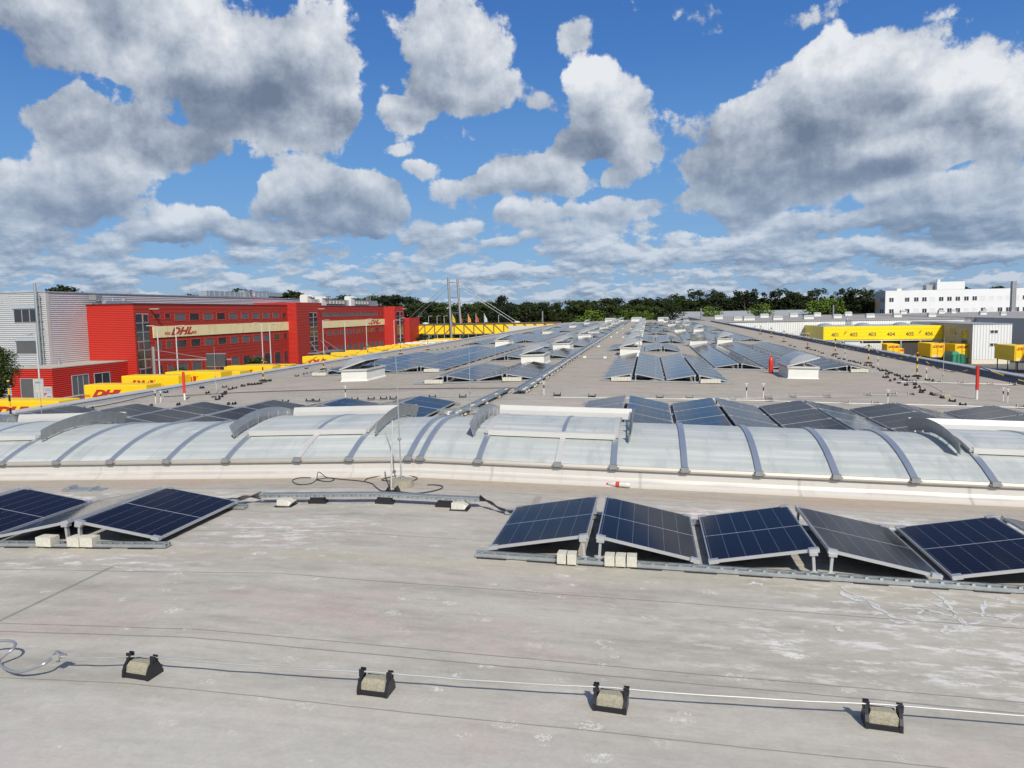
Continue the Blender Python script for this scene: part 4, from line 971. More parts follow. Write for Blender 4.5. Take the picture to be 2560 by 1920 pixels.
for k in range(9): m.box(-84.7, -83.8, 99.5, 99.62, -3 + k * 1.1, -2.9 + k * 1.1)
m.build('brackets', M_galv, t)
t = thing('roof_duct', (-86, 160, 6.8), 'long galvanised duct with a white dish standing on the silver hall roof', 'roof duct')
m = MB(); m.box(-86.6, -85.2, 145.2, 160, 6.95, 8.0).box(-86.5, -85.0, 160.01, 171, 6.95, 8.4).box(-86.5, -85.2, 171.01, 178.5, 7.3, 8.15); y = 145.2
m.build('duct', M_galv, t); m = MB()
for k in range(13): m.box(-85.19 if k < 6 else -84.99, -85.12 if k < 6 else -84.92, 146 + k * 2.0, 146.15 + k * 2.0, 7.0, 8.0)
m.build('duct_flange', M_cap, t); MB().add(*(lambda L: ([(L[0], 163.2 + .75 * math.cos(a * .524), 7.75 + .75 * math.sin(a * .524)) for a in range(12)] + [(L[0] - .12, 163.2, 7.75)], [(i, (i + 1) % 12, 12) for i in range(12)]))((-84.6,))).build('dish', M_capw, t)
t = thing('roof_fans', (-82, 112, 4.95), 'small grey cooling units and pipes on the red roof near the silver hall', 'cooling unit')
MB().box(-82.8, -80.8, 109.5, 116.0, 5.0, 5.5).tube([(-82.3, 109, 5.3), (-82.3, 117, 5.3)], .1, 6).tube([(-81.8, 109.4, 5.0), (-81.8, 109.4, 6.4)], .08, 6).tube([(-81.8, 112.4, 5.0), (-81.8, 112.4, 6.0)], .08, 6).build('pipes', M_galv, t)
MB().cyl((-81.8, 115, 5.0), .5, .9, 12).box(-82.5, -81.3, 107.9, 109.3, 5.6, 6.4).build('fan_unit', M_galvd, t)
# small red block behind, under the bridge
t = thing('small_red_block', (-73, 237, YG), 'small plain red block at the far end of the red building by the bridge', 'building')
MB().box(-76, -70.7, 235, 246, YG, 1.2).build('wall', M_redf, t); MB().box(-75.6, -73.2, 234.93, 234.99, YG, -4.2).build('doorway', M_dark, t)

# ------------------------------------------------------------------ yellow bridge with pylon
Yb = 245.0
br = thing('conveyor_bridge', (-50, Yb, -4.4), 'long yellow enclosed conveyor bridge with brown lattice bracing', 'bridge')
bx0, bx1 = -79.5, -24.0
def bz(x): return -1.15
MB().box(bx0, bx1, Yb, Yb + 4, -4.3, -1.25).build('gallery', M_yel, br)
M_brn = mat('brown_steel', (.16, .10, .07), .6)
MB().box(bx0, bx1, Yb - .25, Yb + 4.2, -1.245, -.95).build('roof_beam', M_brn, br); MB().box(bx0, bx1, Yb - .25, Yb + 4.2, -4.6, -4.305).build('floor_beam', M_brn, br)
x = bx0 + 1.0; k = 0; PX = -59.4
while x < bx1:
    MB().box(x - .14, x + .14, Yb - .18, Yb - .005, -4.3, -1.25).build('strut', M_brn, br)
    if x + 3.3 < bx1:
        a, b = ((x + .15, -4.25), (x + 3.15, -1.35)) if x < PX - 1 else ((x + .15, -1.35), (x + 3.15, -4.25))
        m = MB(); m.prism([(a[0] - .16, Yb - .16, a[1]), (a[0] + .16, Yb - .16, a[1]), (b[0] + .16, Yb - .16, b[1]), (b[0] - .16, Yb - .16, b[1])], (0, .1, 0)); m.build('diagonal_brace', M_brn, br)
    x += 3.3
ms = thing('bridge_pylon', (PX, Yb - 1, YG), 'twin grey steel pylon with stay cables above the yellow bridge', 'pylon')
MB().tube([(PX + .05, Yb - 1, YG), (PX - .65, Yb - 1, 13.9)], .38, 10).build('mast', M_galvd, ms, smooth=True)
MB().tube([(PX + 2.0, Yb + 5, YG), (PX + .95, Yb + 5, 13.7)], .38, 10).build('mast', M_galvd, ms, smooth=True)
m = MB()
for z in (12.4, 7.5, 2.5): m.tube([(PX - .6 + (12.4 - z) * .03, Yb - 1, z), (PX + 1.0 + (12.4 - z) * .04, Yb + 5, z)], .12, 6)
m.build('crossbar', M_galvd, ms)
for k, dz in enumerate((0, -1.)):
    MB().tube([(PX - .6, Yb - 1, 12.2 + dz * 1.3), (-76.5 + k * 2.5, Yb - .3, -1.0)], .06, 5).build('stay_cable', M_galvd, ms)
    MB().tube([(PX + 1., Yb + 5, 12.2 + dz), (-38 - k * 1.5, Yb + 3, -1.0)], .06, 5).build('stay_cable', M_galvd, ms)
for x, lab in ((-69, 'left'), (-38.2, 'right')): tag(MB().lathe((x, Yb + 2, -.949), [(1.0, 0), (1.0, .25), (.5, .45), (.1, .5)], 14).build('bridge_dome', M_white), 'small white dome on the ' + lab + ' part of the yellow bridge roof', 'roof dome')
for x, c, lab in ((-63.6, M_yel, 'yellow flag left of the pylon behind the bridge'), (-61, mat('flag_red', (.5, .08, .06), .7), 'red flag close behind the pylon'), (-58.0, mat('flag_orange', (.8, .3, .08), .7), 'orange flag right of the pylon behind the bridge'), (-55.2, MATS['flag_red'], 'red flag farther right behind the yellow bridge'), (-52.2, mat('flag_pale', (.55, .6, .7), .7), 'pale flag rightmost behind the yellow bridge')):
    g = thing('flag', (x, 262, YG), lab, 'flag', 'flags behind the bridge'); MB().cyl((x, 262, YG), .07, 10.8, 8).build('flagpole', M_capw, g)
    m = MB(); m.add([(x + .08, 262, 1.9), (x + .08, 262, -.8), (x + .55, 262.2, -.9), (x + 1.1, 261.9, -.9), (x + .9, 262.1, .2), (x + .5, 261.9, 1.1)], [(0, 1, 2, 3, 4, 5)]); m.add([(x + .08, 262.03, 1.9), (x + .08, 262.03, -.8), (x + .55, 262.23, -.9), (x + 1.1, 261.93, -.9), (x + .9, 262.13, .2), (x + .5, 261.93, 1.1)], [(5, 4, 3, 2, 1, 0)]); m.build('cloth', c, g)

# ------------------------------------------------------------------ lamps, gantry, signs in the left yard
def lamp(x, y, top, label, arm=1.2, lx=1):
    t = thing('street_lamp', (x, y, YG), label, 'street lamp', 'yard lamps')
    MB().tube([(x, y, YG), (x, y, top - .1), (x, y, top)], [.11, .07, .06], 8).build('pole', mat('lamp_grey', (.5, .51, .5), .5), t, smooth=True)
    MB().box(x, x + lx * arm, y - .04, y + .04, top, top + .06).box(x + lx * arm * .45, x + lx * (arm + .5), y - .16, y + .16, top + .061, top + .16).build('lamp_head', M_capw, t)
for x, y, z, l in ((-66, 100.6, 1.4, 'lamp in front of the first fascia logo, left one'), (-66, 105, 1.3, 'lamp in front of the first fascia logo, right one'), (-66, 131.1, 1.3, 'left lamp before the stair tower of the red building'), (-66, 134.1, 1.0, 'right lamp before the stair tower of the red building'), (-66, 78.2, .9, 'lamp in front of the low red annexe windows'),
                   (-66, 158.1, 1.4, 'lamp standing just right of the stair tower'), (-66, 170.4, .9, 'lamp before the middle of the second fascia band'), (-66, 184.4, 1.3, 'lamp left of the second fascia logo'), (-66, 205.9, .8, 'lamp at the left end of the yellow bridge'), (-66, 211.2, 1.3, 'lamp in front of the small red block')):
    lamp(x, y, z, l, 1.1, -1 if y in (100.6, 131.1, 78.2) else 1)
for x, l in ((-74, 'first lamp from left behind the yellow bridge'), (-70.5, 'second lamp from left behind the yellow bridge'), (-67.5, 'third lamp from left behind the yellow bridge'), (-65.0, 'lamp just left of the yellow flag'), (-46, 'lamp right of the flags behind the bridge')): lamp(x, 256, 1.5, l, .8)
t = thing('sign_gantry', (-58, 88, YG), 'grey steel sign gantry with the back of a panel, before the red building', 'sign gantry')
MB().cyl((-58.0, 88, YG), .2, 7.6, 10).build('column', M_galvd, t); MB().box(-58, -47.3, 87.9, 88.1, -2.75, -2.6).build('beam', M_galv, t)
MB().tube([(-58, 88, -1.4), (-50, 88, -2.6)], .03, 5).build('stay', M_galv, t)
m = MB()
for xa in (-50.45, -49.15): m.box(xa, xa + 1.2, 87.6, 87.7, -3.5, -2.0)
m.build('panel', mat('sign_back', (.05, .055, .065), .8), t); MB().box(-50.55, -47.85, 87.72, 87.8, -3.6, -3.5).box(-50.55, -47.85, 87.72, 87.8, -2.0, -1.9).build('panel_frame', M_galv, t)
t = thing('information_board', (-60.6, 72, YG), 'tall white information board with small blue writing and a yellow stripe', 'sign', 'boards near the low red annexe')
MB().box(-61.2, -60.0, 71.9, 72, -5.8, -3.7).build('board', M_capw, t)
M_blue = mat('print_blue', (.12, .2, .4), .6); M_py = mat('print_yellow', (.75, .65, .15), .6)
text('2 PKO', .26, (-60.6, 71.88, -4.05), '-y', M_blue, t, 0, .01)
m = MB(); m.box(-61.1, -60.1, 71.885, 71.899, -5.0, -4.92, 1); m.box(-61.15, -60.3, 71.885, 71.899, -3.82, -3.76, 1)
for k in range(5): m.box(-61.05, -60.95, 71.885, 71.899, -4.4 - k * .28, -4.34 - k * .28, 0)
m.box(-60.8, -60.76, 71.885, 71.899, -5.7, -5.2, 0).build('print', [M_blue, M_py], t); MB().box(-60.65, -60.5, 72.01, 72.15, YG, -3.9).build('post', M_galv, t)
t = thing('direction_board', (-59.4, 72, YG), 'lower pair of white direction boards with a red corner right of the tall board', 'sign', 'boards near the low red annexe')
MB().box(-59.95, -59.0, 71.9, 72, -5.15, -4.5).box(-59.95, -59.0, 71.9, 72, -5.85, -5.2).build('board', M_capw, t)
m = MB(); m.prism([(-59.95, 71.885, -5.2), (-59.55, 71.885, -5.2), (-59.95, 71.885, -5.5)], (0, .014, 0), 0)
for k in range(2): m.box(-59.8, -59.1, 71.885, 71.899, -4.75 - .2 * k, -4.68 - .2 * k, 1)
m.box(-59.6, -59.1, 71.885, 71.899, -5.6, -5.5, 1); m.build('print', [mat('print_magenta', (.5, .05, .12), .6), M_blue], t)
MB().box(-59.5, -59.4, 72.01, 72.1, YG, -4.6).build('post', M_galv, t)

# ------------------------------------------------------------------ swap body containers
M_cont = mat('container_yellow', (.86, .55, .01), .4, 0, .06, .5); M_contw = mat('container_white', (.75, .73, .66), .5)
LOGO = text_mesh('DHL', 1.0, .45, .07, 'logo'); LOGO.materials.clear(); LOGO.materials.append(M_logo)
def container(x0, y0, lx, ly, zb, zt, label, grp, logo='-y', m_=None, ribs_=False):
    t = thing('swap_body_container', (x0 + lx / 2, y0 + ly / 2, YG), label, 'container', grp); m_ = m_ or M_cont
    m = MB(); e = .05
    m.hexa([(x0, y0, zb), (x0 + lx, y0, zb), (x0 + lx, y0 + ly, zb), (x0, y0 + ly, zb)], [(x0, y0, zt - e), (x0 + lx, y0, zt - e), (x0 + lx, y0 + ly, zt - e), (x0, y0 + ly, zt - e)])
    m.hexa([(x0, y0, zt - e), (x0 + lx, y0, zt - e), (x0 + lx, y0 + ly, zt - e), (x0, y0 + ly, zt - e)], [(x0 + e, y0 + e, zt), (x0 + lx - e, y0 + e, zt), (x0 + lx - e, y0 + ly - e, zt), (x0 + e, y0 + ly - e, zt)])
    if ribs_:
        k = x0 + .3
        while k < x0 + lx - .2: m.box(k, k + .12, y0 - .05, y0 - .001, zb + .1, zt - .2); k += .55
    bd = m.build('body', m_, t)
    for px_ in (x0 + .4, x0 + lx - .4):
        for py_ in (y0 + .25, y0 + ly - .25): MB().box(px_ - .06, px_ + .06, py_ - .06, py_ + .06, YG, zb - .001).build('leg', M_dark, t)
    if logo == '-y':
        s_ = 1.0 if lx > 4 else .55; lxx = x0 + (2.6 if lx > 4 else lx / 2); lz = zt - .95 if lx > 4 else zb + (zt - zb) * .78
        link('logo', LOGO, bd, Vector((lxx, y0 - .006, lz)) - Vector(t.location), (R(90), 0, 0), (s_ * 1.7, s_, 1))
        if lx > 4:
            m = MB()
            for q in range(3):
                m.box(lxx - 3.0 * s_ - .1, lxx - 1.9 * s_, y0 - .008, y0 - .002, lz - .35 + q * .1, lz - .3 + q * .1)
                m.box(lxx + 2.0 * s_, lxx + 2.9 * s_, y0 - .008, y0 - .002, lz - .35 + q * .1, lz - .3 + q * .1)
            m.build('logo_stripes', M_logo, bd)
        else:
            m = MB(); m.box(x0 + .25, x0 + lx - .25, y0 - .008, y0 - .002, lz - .2, lz - .16).box(x0 + lx * .5, x0 + lx - .3, y0 - .008, y0 - .002, lz - .85, lz - .8).box(x0 + lx * .75, x0 + lx - .3, y0 - .008, y0 - .002, lz - 1.1, lz - 1.05); m.build('logo_stripes', M_logo, bd); m = MB()
            for fx in (.08, .47, .53, .92): m.box(x0 + lx * fx - .03, x0 + lx * fx + .03, y0 - .05, y0 - .012, zb + .05, zt - .1)
            m.build('door_bars', mat('worn_yellow_bar', (.62, .36, .01), .5), bd)
            MB().box(x0 + .2, x0 + lx * .62, y0 - .01, y0 - .002, zb + .05, zb + .45).build('scratched_plate', mat('scuffed_print', (.75, .6, .4), .6, 0, .5, 20), bd)
    return t
gl = 'yellow containers parked along the left side of the warehouse'
for y, q, xo, z, rb_ in ((58.4, 'nearest the camera below the striped post', -54, -4.4, 0), (72.8, 'in front of the low red annexe, logo fully visible', -55.8, -4.4, 0), (81.2, 'behind the sign gantry column, ribbed side', -57.6, -4.15, 1), (84.9, 'just right of the gantry column, taller ribbed side', -54.4, -4.0, 1), (88.6, 'behind the ribbed ones by the leaning red post', -54, -4.2, 0),
                         (100.2, 'half hidden, left of the chain post, red logo at its top', -55.6, -4.4, 0), (103.9, 'directly behind the one with half a logo', -55, -4.5, 0), (123.3, 'right of the stair tower canopy with visible logo', -54.6, -4.4, 0), (127.2, 'second in the far row, its roof showing', -54.5, -4.45, 0), (134.9, 'third in the far row', -54.4, -4.4, 0), (142.6, 'fourth in the far row', -54.6, -4.4, 0), (154.5, 'fifth in the far row, ribs in sun', -54.4, -4.4, 0), (159, 'sixth in the far row', -54.2, -4.4, 0), (164, 'seventh in the far row', -54.2, -4.4, 0)):
    container(xo, y, 7.4, 2.5, z - 2.75, z, 'yellow container ' + q, gl, '-y', None, bool(rb_))
for k, y in enumerate((169, 174, 179, 185, 191, 197, 204)):
    container(-54.2, y, 7.4, 2.5, -7.15, -4.4, ('pale white' if k in (1, 2, 4) else 'yellow') + ' far container near the bridge pylon, ' + ('first', 'second', 'third', 'fourth', 'fifth', 'sixth', 'last')[k] + ' of its row', 'far containers before the bridge', '-y', M_contw if k in (1, 2, 4) else None)

# ------------------------------------------------------------------ right yard: loading dock, annexe, halls
YD = 169.5
dk = thing('loading_dock', (51, YD, YG), 'yellow fronted loading dock numbered 401 to 406 on the right', 'loading dock')
MB().box(39.9, 62.6, YD, 188.4, -2.0, -1.75).build('roof', mat('dock_roof', (.4, .39, .36), .9), dk)
fas = MB().box(39.9, 62.62, YD - .25, YD - .002, -4.45, -1.7).build('fascia', mat('fascia_yellow', (.90, .66, .0), .45, 0, .03, .2), dk)
m = MB()
for z in (-2.35, -3.0, -3.75): m.box(39.9, 62.6, YD - .262, YD - .251, z, z + .03)
m.build('panel_joints', mat('joint_line', (.45, .33, .02), .6), fas)  # darker yellow lines marking the fascia panel joints
MB().box(39.65, 39.899, YD - .25, 188.4, -4.45, -1.7).build('side_fascia', mat('fascia_side_shade_yellow', (.80, .58, .0), .5, 0, .05), dk)  # fascia yellow darkened, painting the shade on the flank turned from the sun
M_num = mat('number_dark', (.09, .07, .03), .6)
for k in range(6): text(str(401 + k), 1.05, (42.0 + 3.6 * k, YD - .256, -3.45), '-y', M_num, fas, 0, .025, 1.0, 'number')
for x in (43.95, 58.35):
    m = MB(); m.prism([(x - .5, YD - .266, -3.55), (x + .1, YD - .266, -3.2), (x + .1, YD - .266, -2.85), (x + .6, YD - .266, -2.62), (x + .05, YD - .266, -2.68), (x - .15, YD - .266, -2.9), (x - .25, YD - .266, -3.2)], (0, .01, 0)); m.build('swoosh_mark', MATS.get('num2') or mat('swoosh', (.35, .25, .03), .6), fas)
MB().box(39.9, 62.6, YD + .4, 188.4, YG, -4.47).build('rear_wall', mat('dock_interior', (.05, .048, .045), .8), dk)
MB().box(39.9, 62.6, YD - .1, YD + .1, -4.75, -4.46).build('lintel', M_white, dk)
for k in range(7): MB().box(39.95 + 3.72 * k - .14, 39.95 + 3.72 * k + .14, YD - .1, YD + .1, YG, -4.751).build('door_post', M_galv, dk)
MB().box(61.0, 62.6, YD + .01, YD + .3, YG, -4.751).build('side_panel', M_white, dk)
for a, b in ((40.2, 43.3), (44.0, 47.0)): MB().box(a, b, YD + .12, YD + .3, YG, -4.76).build('door', M_white, dk)
for x in (41.8, 49.5, 57.2): MB().lathe((x, 178, -1.745), [(1.6, 0), (1.55, .2), (.9, .5), (.2, .6)], 16).build('roof_dome', M_dome, dk)
ax = thing('white_annexe', (66, 156, YG), 'two-storey white ribbed annexe beside the yellow loading dock', 'building')
MB().box(62.7, 69.3, 154.8, 188.4, -7.75, -1.3).build('wall', M_whtr, ax)
MB().box(62.69, 62.699, 154.82, 176.5, -7.7, -1.32).build('side_wall', mat('shade_beige_side', (.42, .39, .33), .7, 0, .06), ax)  # thin skin over the white wall, shade of this side put into its colour
MB().box(62.72, 69.1, 154.83, 188.4, YG, -7.755).build('plinth', mat('cream_plinth', (.68, .62, .5), .8), ax)
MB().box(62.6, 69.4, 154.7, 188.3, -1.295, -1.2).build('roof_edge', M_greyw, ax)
for z in (-2.9, -5.3): window(ax, 154.8, 65.7, 66.9, z, z + .5, 'glass', '-y', 2, fm=M_white)
for y0_, y1_, z0_, z1_ in ((157.0, 159.6, YG + .2, -2.3),): window(ax, 62.69, y0_, y1_, z0_, z1_, 'glass', '-x', name='stair_window', fm=M_fgrey)
for y0_ in (162.4, 164.3):
    for z0_ in (-3.4, -6.2): window(ax, 62.69, y0_, y0_ + .9, z0_, z0_ + 1.3, 'glass', '-x', fm=M_fgrey)
wh2 = thing('white_hall', (60, 230, YG), 'wide white ribbed hall with grey flat roof behind the yellow dock', 'building')
MB().box(19.0, 75.7, 188.5, 300, YG, -.85).build('wall', M_whtr, wh2)
MB().box(75.701, 170, 150, 300, YG, -.70).build('shaded_wall', mat('shade_grey_ribbed_wall', (.30, .32, .35), .6), wh2)  # hall side turned from the sun, its shade put into the grey
MB().box(18.5, 75.7, 188.3, 300, -.845, -.62).build('roof', mat('grey_roof_gravel', (.30, .285, .27), .95, 0, .3, .5), wh2)
MB().box(75.701, 170, 149.8, 300, -.695, -.5).build('roof', MATS['grey_roof_gravel'], wh2)
lad = thing('wall_ladder', (52.5, 188.2, -1.8), 'caged white ladder on the white hall wall above the number 404', 'ladder')
m = MB()
for s_ in (-.5, .5): m.box(49.3 + s_ - .05, 49.3 + s_ + .05, 188.1, 188.2, -2, .4)
for k in range(8): m.box(48.75, 49.85, 188.0, 188.1, -1.9 + k * .3, -1.84 + k * .3)
m.build('rungs', M_galv, lad)
lad = thing('wall_ladder', (76, 186, -1.8), 'grey caged ladder where the white hall meets its shade-grey wall', 'ladder')
m = MB()
for x in (74.2, 75.4): m.box(x, x + .07, 187.9, 188.0, -2.2, .3)
for k in range(8): m.box(74.0, 75.6, 187.8, 187.9, -2.1 + k * .3, -2.05 + k * .3)
m.build('rungs', M_galv, lad)
rl_ = thing('guard_rail', (36, 178, -4.4), 'white guard rail left of the yellow dock side', 'railing'); m = MB()
for x in (33.5, 35, 36.6, 38.5): m.box(x, x + .1, 178, 178.1, YG, -3.3)
m.box(33.4, 38.7, 177.9, 177.99, -3.3, -3.2).box(33.4, 38.7, 177.9, 177.99, -4.0, -3.92); m.build('rail', M_capw, rl_)
# birds painted on the white hall
tag(MB().prism([(27.6, 188.28, -2.6), (28.4, 188.28, -1.9), (28.9, 188.28, -1.7), (28.4, 188.28, -1.75), (28.2, 188.28, -2.0)], (0, .02, 0)).build('wall_mark', mat('faded_mark', (.35, .36, .33), .7)), 'grey bird-like mark on the white hall wall left of the dock', 'wall mark')
# boxes on the far roof
BX = [(130, 210, 360), (232, 322, 377), (365, 445, 355), (475, 572, 371), (555, 630, 350), (705, 795, 364), (800, 882, 345), (968, 1062, 359), (1185, 1278, 356), (1240, 1325, 333), (1460, 1553, 353), (1540, 1635, 330), (1640, 1720, 328), (1868, 1965, 340), (1890, 1975, 322), (2030, 2110, 345), (0, 98, 381), (-80, -6, 382), (-230, -160, 372)]
for k, (a, b, y) in enumerate(BX):
    A = atZ(*P('4', a, y), -.55); B = atZ(*P('4', b, y), -.55)
    if A.y > 295: A = atY(*P('4', a, y), 290); B = atY(*P('4', b, y), 290)
    pos = ('left end of the far right roofs', 'left of the yellow dock on the far roof', 'above the dock number 401', 'above the middle of the yellow dock', 'below the white office block', 'right end of the far roofs')[min(5, max(0, int((a + 300) / 420)))]
    boxlight(A.x, A.x + (B.x - A.x), A.y, -.6, (B.y * 26 * S) / 1923 * 1.2, 'flat white rooflight box, ' + pos, 'white rooflight boxes on the far right roofs')
far_hall = thing('far_grey_hall', (30, 330, YG), 'low far hall with shallow grey sheet roof in front of the trees', 'building')
M_gsr = mat('grey_sheet_roof', (.34, .35, .34), .6, 0, .1, .1)
MB().box(-2, 66, 305, 345, YG, -1.2).build('wall', M_whtr, far_hall)
MB().prism([(-2.5, 304.5, -1.19), (-2.5, 345.5, -1.19), (-2.5, 325, 1.3)], (69, 0, 0)).build('roof', M_gsr, far_hall)
MB().box(-30, -14, 186, 188, YG, -.9).build('link_building', M_cream, None)
tag(bpy.data.objects['link_building'], 'pale low wall beyond the far end of the warehouse roof', 'wall')

# office block right
ob = thing('white_office_block', (122, 340, YG), 'white three-storey office block with a raised roof box at the right', 'building')
YO = 330
MB().box(97.0, 175, YO, YO + 14, YG, 8.15).build('wall', M_wht, ob); MB().box(115.9, 126.0, YO - .05, YO + 9, 8.16, 11.25).build('roof_box', M_wht, ob)
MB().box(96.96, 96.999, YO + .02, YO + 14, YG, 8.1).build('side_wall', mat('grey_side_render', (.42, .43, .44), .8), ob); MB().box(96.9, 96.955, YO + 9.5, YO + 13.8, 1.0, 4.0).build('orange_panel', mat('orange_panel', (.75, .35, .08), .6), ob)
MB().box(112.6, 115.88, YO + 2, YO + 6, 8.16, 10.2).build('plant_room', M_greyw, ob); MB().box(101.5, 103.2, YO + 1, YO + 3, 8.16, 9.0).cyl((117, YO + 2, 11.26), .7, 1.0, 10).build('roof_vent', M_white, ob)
m = MB()
for k in range(5): m.box(108 + k * 1.5, 108.08 + k * 1.5, YO + .5, YO + .6, 8.16, 9.3)
m.box(108, 114.1, YO + .5, YO + .6, 9.3, 9.4).build('railing', M_galv, ob)
WX = [1165, 1289, 1361, 1425, 1490, 1558, 1623, 1689, 1757, 1822, 1889, 1957, 2022, 2088, 2155, 2220]
for i, wx in enumerate(WX):
    for row, (py, h) in enumerate(((215, 1.7), (305 - (wx - 1165) * .016, 1.7))):
        c = atY(*P('4', wx, py - (wx - 1165) * .0115 if row == 0 else py), YO)
        blind = (row == 0 and i in (4, 10, 11, 12, 13, 14)) or (row == 1 and i in (2, 4, 8, 9, 11))
        zc = 4.55 if row == 0 else .05
        f = window(ob, YO, c.x - .8, c.x + .8, zc - .8, zc + .8, 'glass', '-y', 2, fm=M_wht)
        if blind: f.children[0].data.materials[0] = mat('white_shutter', (.66, .67, .68), .6)
for y0_ in (YO + 2, YO + 5):
    for z0_ in (3.7, -.8): window(ob, 96.96, y0_, y0_ + 1.6, z0_, z0_ + 1.8, 'glass', '-x', fm=M_wht)
ch = thing('lattice_chimney', (130.5, 300, -.5), 'grey slender chimney tower in front of the white office block', 'chimney')
MB().box(129.9, 131.3, 299, 300.4, -.5, 10.1).build('shaft', M_greyw, ch)
m = MB()
for x in (129.95, 131.1): m.box(x, x + .12, 298.9, 298.99, 0, 10.5)
for k in range(14): m.box(129.95, 131.2, 298.85, 298.9, .5 + k * .72, .6 + k * .72)
m.build('ladder', M_galv, ch)
for c, x, yt, yb, l in (('3', 495, 310, 405, 'slim grey mast behind the left far roof end'), ('3', 1745, 285, 370, 'slim grey mast beside the bright green tree'), ('4', 705, 260, 365, 'slim grey mast in front of the trees above the yellow dock')):
    p0 = atY(*P(c, x, yb), 200); p1 = atY(*P(c, x, yt), 200)
    tag(MB().cyl((p0.x, 200, -.6), .16, p1.z + .6, 8).build('mast', M_galvd), l, 'mast', 'slim masts by the trees')

# containers right yard
gr_ = 'yellow containers at the right dock'
container(57.0, 159.0, 2.5, 7.2, -7.55, -4.95, 'yellow container end with red logo below dock number 405', gr_)
container(61.0 - .7, 156.2, 2.4, 7.2, -7.55, -4.95, 'yellow container end with red logo nearest the green skip', gr_)
p_ = atY(*P('4', 1090, 575), 167.0); container(p_.x, 163.5, 2.3, 6, -7.6, -5.2, 'yellow container partly hidden behind the white trailer', gr_)
p_ = atY(*P('4', 1155, 615), 167.0); container(p_.x + .05, 163.9, 1.6, 6, -7.6, -6.1, 'small low yellow container right of the white trailer', gr_)
tr = thing('white_trailer', (46, 160, YG), 'long white ribbed trailer body parked before the dock', 'trailer')
a_ = atY(*P('4', 830, 575), 161); b_ = atY(*P('4', 1088, 575), 161)
MB().box(a_.x - 1, b_.x, 161, 163.4, -7.4, -4.95).build('body', M_white, tr); m = MB(); x = a_.x
while x < b_.x - .1: m.box(x, x + .1, 160.93, 160.999, -7.3, -5.05); x += .38
m.build('rib', mat('trailer_rib', (.5, .5, .48), .6), tr)
MB().box(a_.x, a_.x + .3, 161.3, 163, YG, -7.401).box(b_.x - .8, b_.x - .5, 161.3, 163, YG, -7.401).build('leg', M_dark, tr)
for x, y, l in ((61.2, 134.5, 'leftmost shaded yellow container in the group at the right edge'), (63.2, 132, 'second shaded yellow container in the right edge group'), (64.9, 129.5, 'third shaded yellow container at the right photo edge'), (66.6, 127.5, 'rightmost shaded yellow container cut by the photo edge')):
    container(x, y, 2.4, 7.2, -6.7, -4.25, l, 'shaded containers at the right edge')
sk2 = thing('green_skip', (60.2, 153.8, YG), 'green waste compactor skip between the containers and the white annexe', 'skip')
M_grn = mat('green_paint', (.03, .22, .13), .5, 0, .15)
a_ = atZ(*P('s', 880, 968), YG); b_ = atZ(*P('s', 1135, 968), YG)
yk = 151.5; a_ = atY(*P('s', 880, 960), yk); b_ = atY(*P('s', 1140, 960), yk)
m = MB(); m.box(a_.x, b_.x, yk, yk + 4, YG + .25, YG + 2.0); m.hexa([(a_.x, yk, YG + 2.001), (b_.x - 1, yk, YG + 2.001), (b_.x - 1, yk + 4, YG + 2.001), (a_.x, yk + 4, YG + 2.001)], [(a_.x + .3, yk + .5, YG + 2.5), (b_.x - 1.2, yk + .5, YG + 2.5), (b_.x - 1.2, yk + 3, YG + 2.5), (a_.x + .3, yk + 3, YG + 2.5)])
m.build('body', M_grn, sk2); m = MB()
for x in (a_.x + .1, a_.x + .9, b_.x - .9, b_.x - .1): m.box(x - .07, x + .07, yk - .1, yk - .001, YG + .2, YG + 2.05)
for z in (.5, .9, 1.3, 1.7): m.box(b_.x - .75, b_.x - .25, yk - .07, yk - .003, YG + z, YG + z + .1)
m.build('rib', mat('dark_green_paint', (.015, .1, .06), .5), sk2); MB().box(a_.x, b_.x, yk + .1, yk + 3.9, YG, YG + .249).build('skid', M_dark, sk2)

# ------------------------------------------------------------------ trees
def foliage(name, c1, c2):
    def f(t, b, tc):
        oi = t.node('ShaderNodeObjectInfo').outputs['Random']
        n = t.noise(tc, .45, 4, .6); n2 = t.noise(tc, 2.5, 3, .6)
        c = t.mix(t.smooth(n, .3, .7), c1, c2); c = t.mix(t.math('MULTIPLY', n2, .5), c, tuple(v * 1.6 for v in c2))
        k = t.math('MULTIPLY_ADD', oi, .5, .75); s_ = t.vmath('SCALE', c); t.l.new(k, s_.node.inputs[3]); t.l.new(s_, b.inputs['Base Color'])
    return mat(name, rough=.85, spec=.2, custom=f)
F1 = foliage('dark_foliage', (.010, .016, .006), (.021, .031, .010)); F2 = foliage('mid_foliage', (.017, .026, .007), (.036, .053, .012)); F3 = foliage('bright_foliage', (.045, .075, .010), (.09, .14, .02)); F4 = foliage('conifer_foliage', (.008, .016, .009), (.018, .028, .014))
M_bark = mat('bark', (.10, .08, .06), .9, 0, .3, 2)
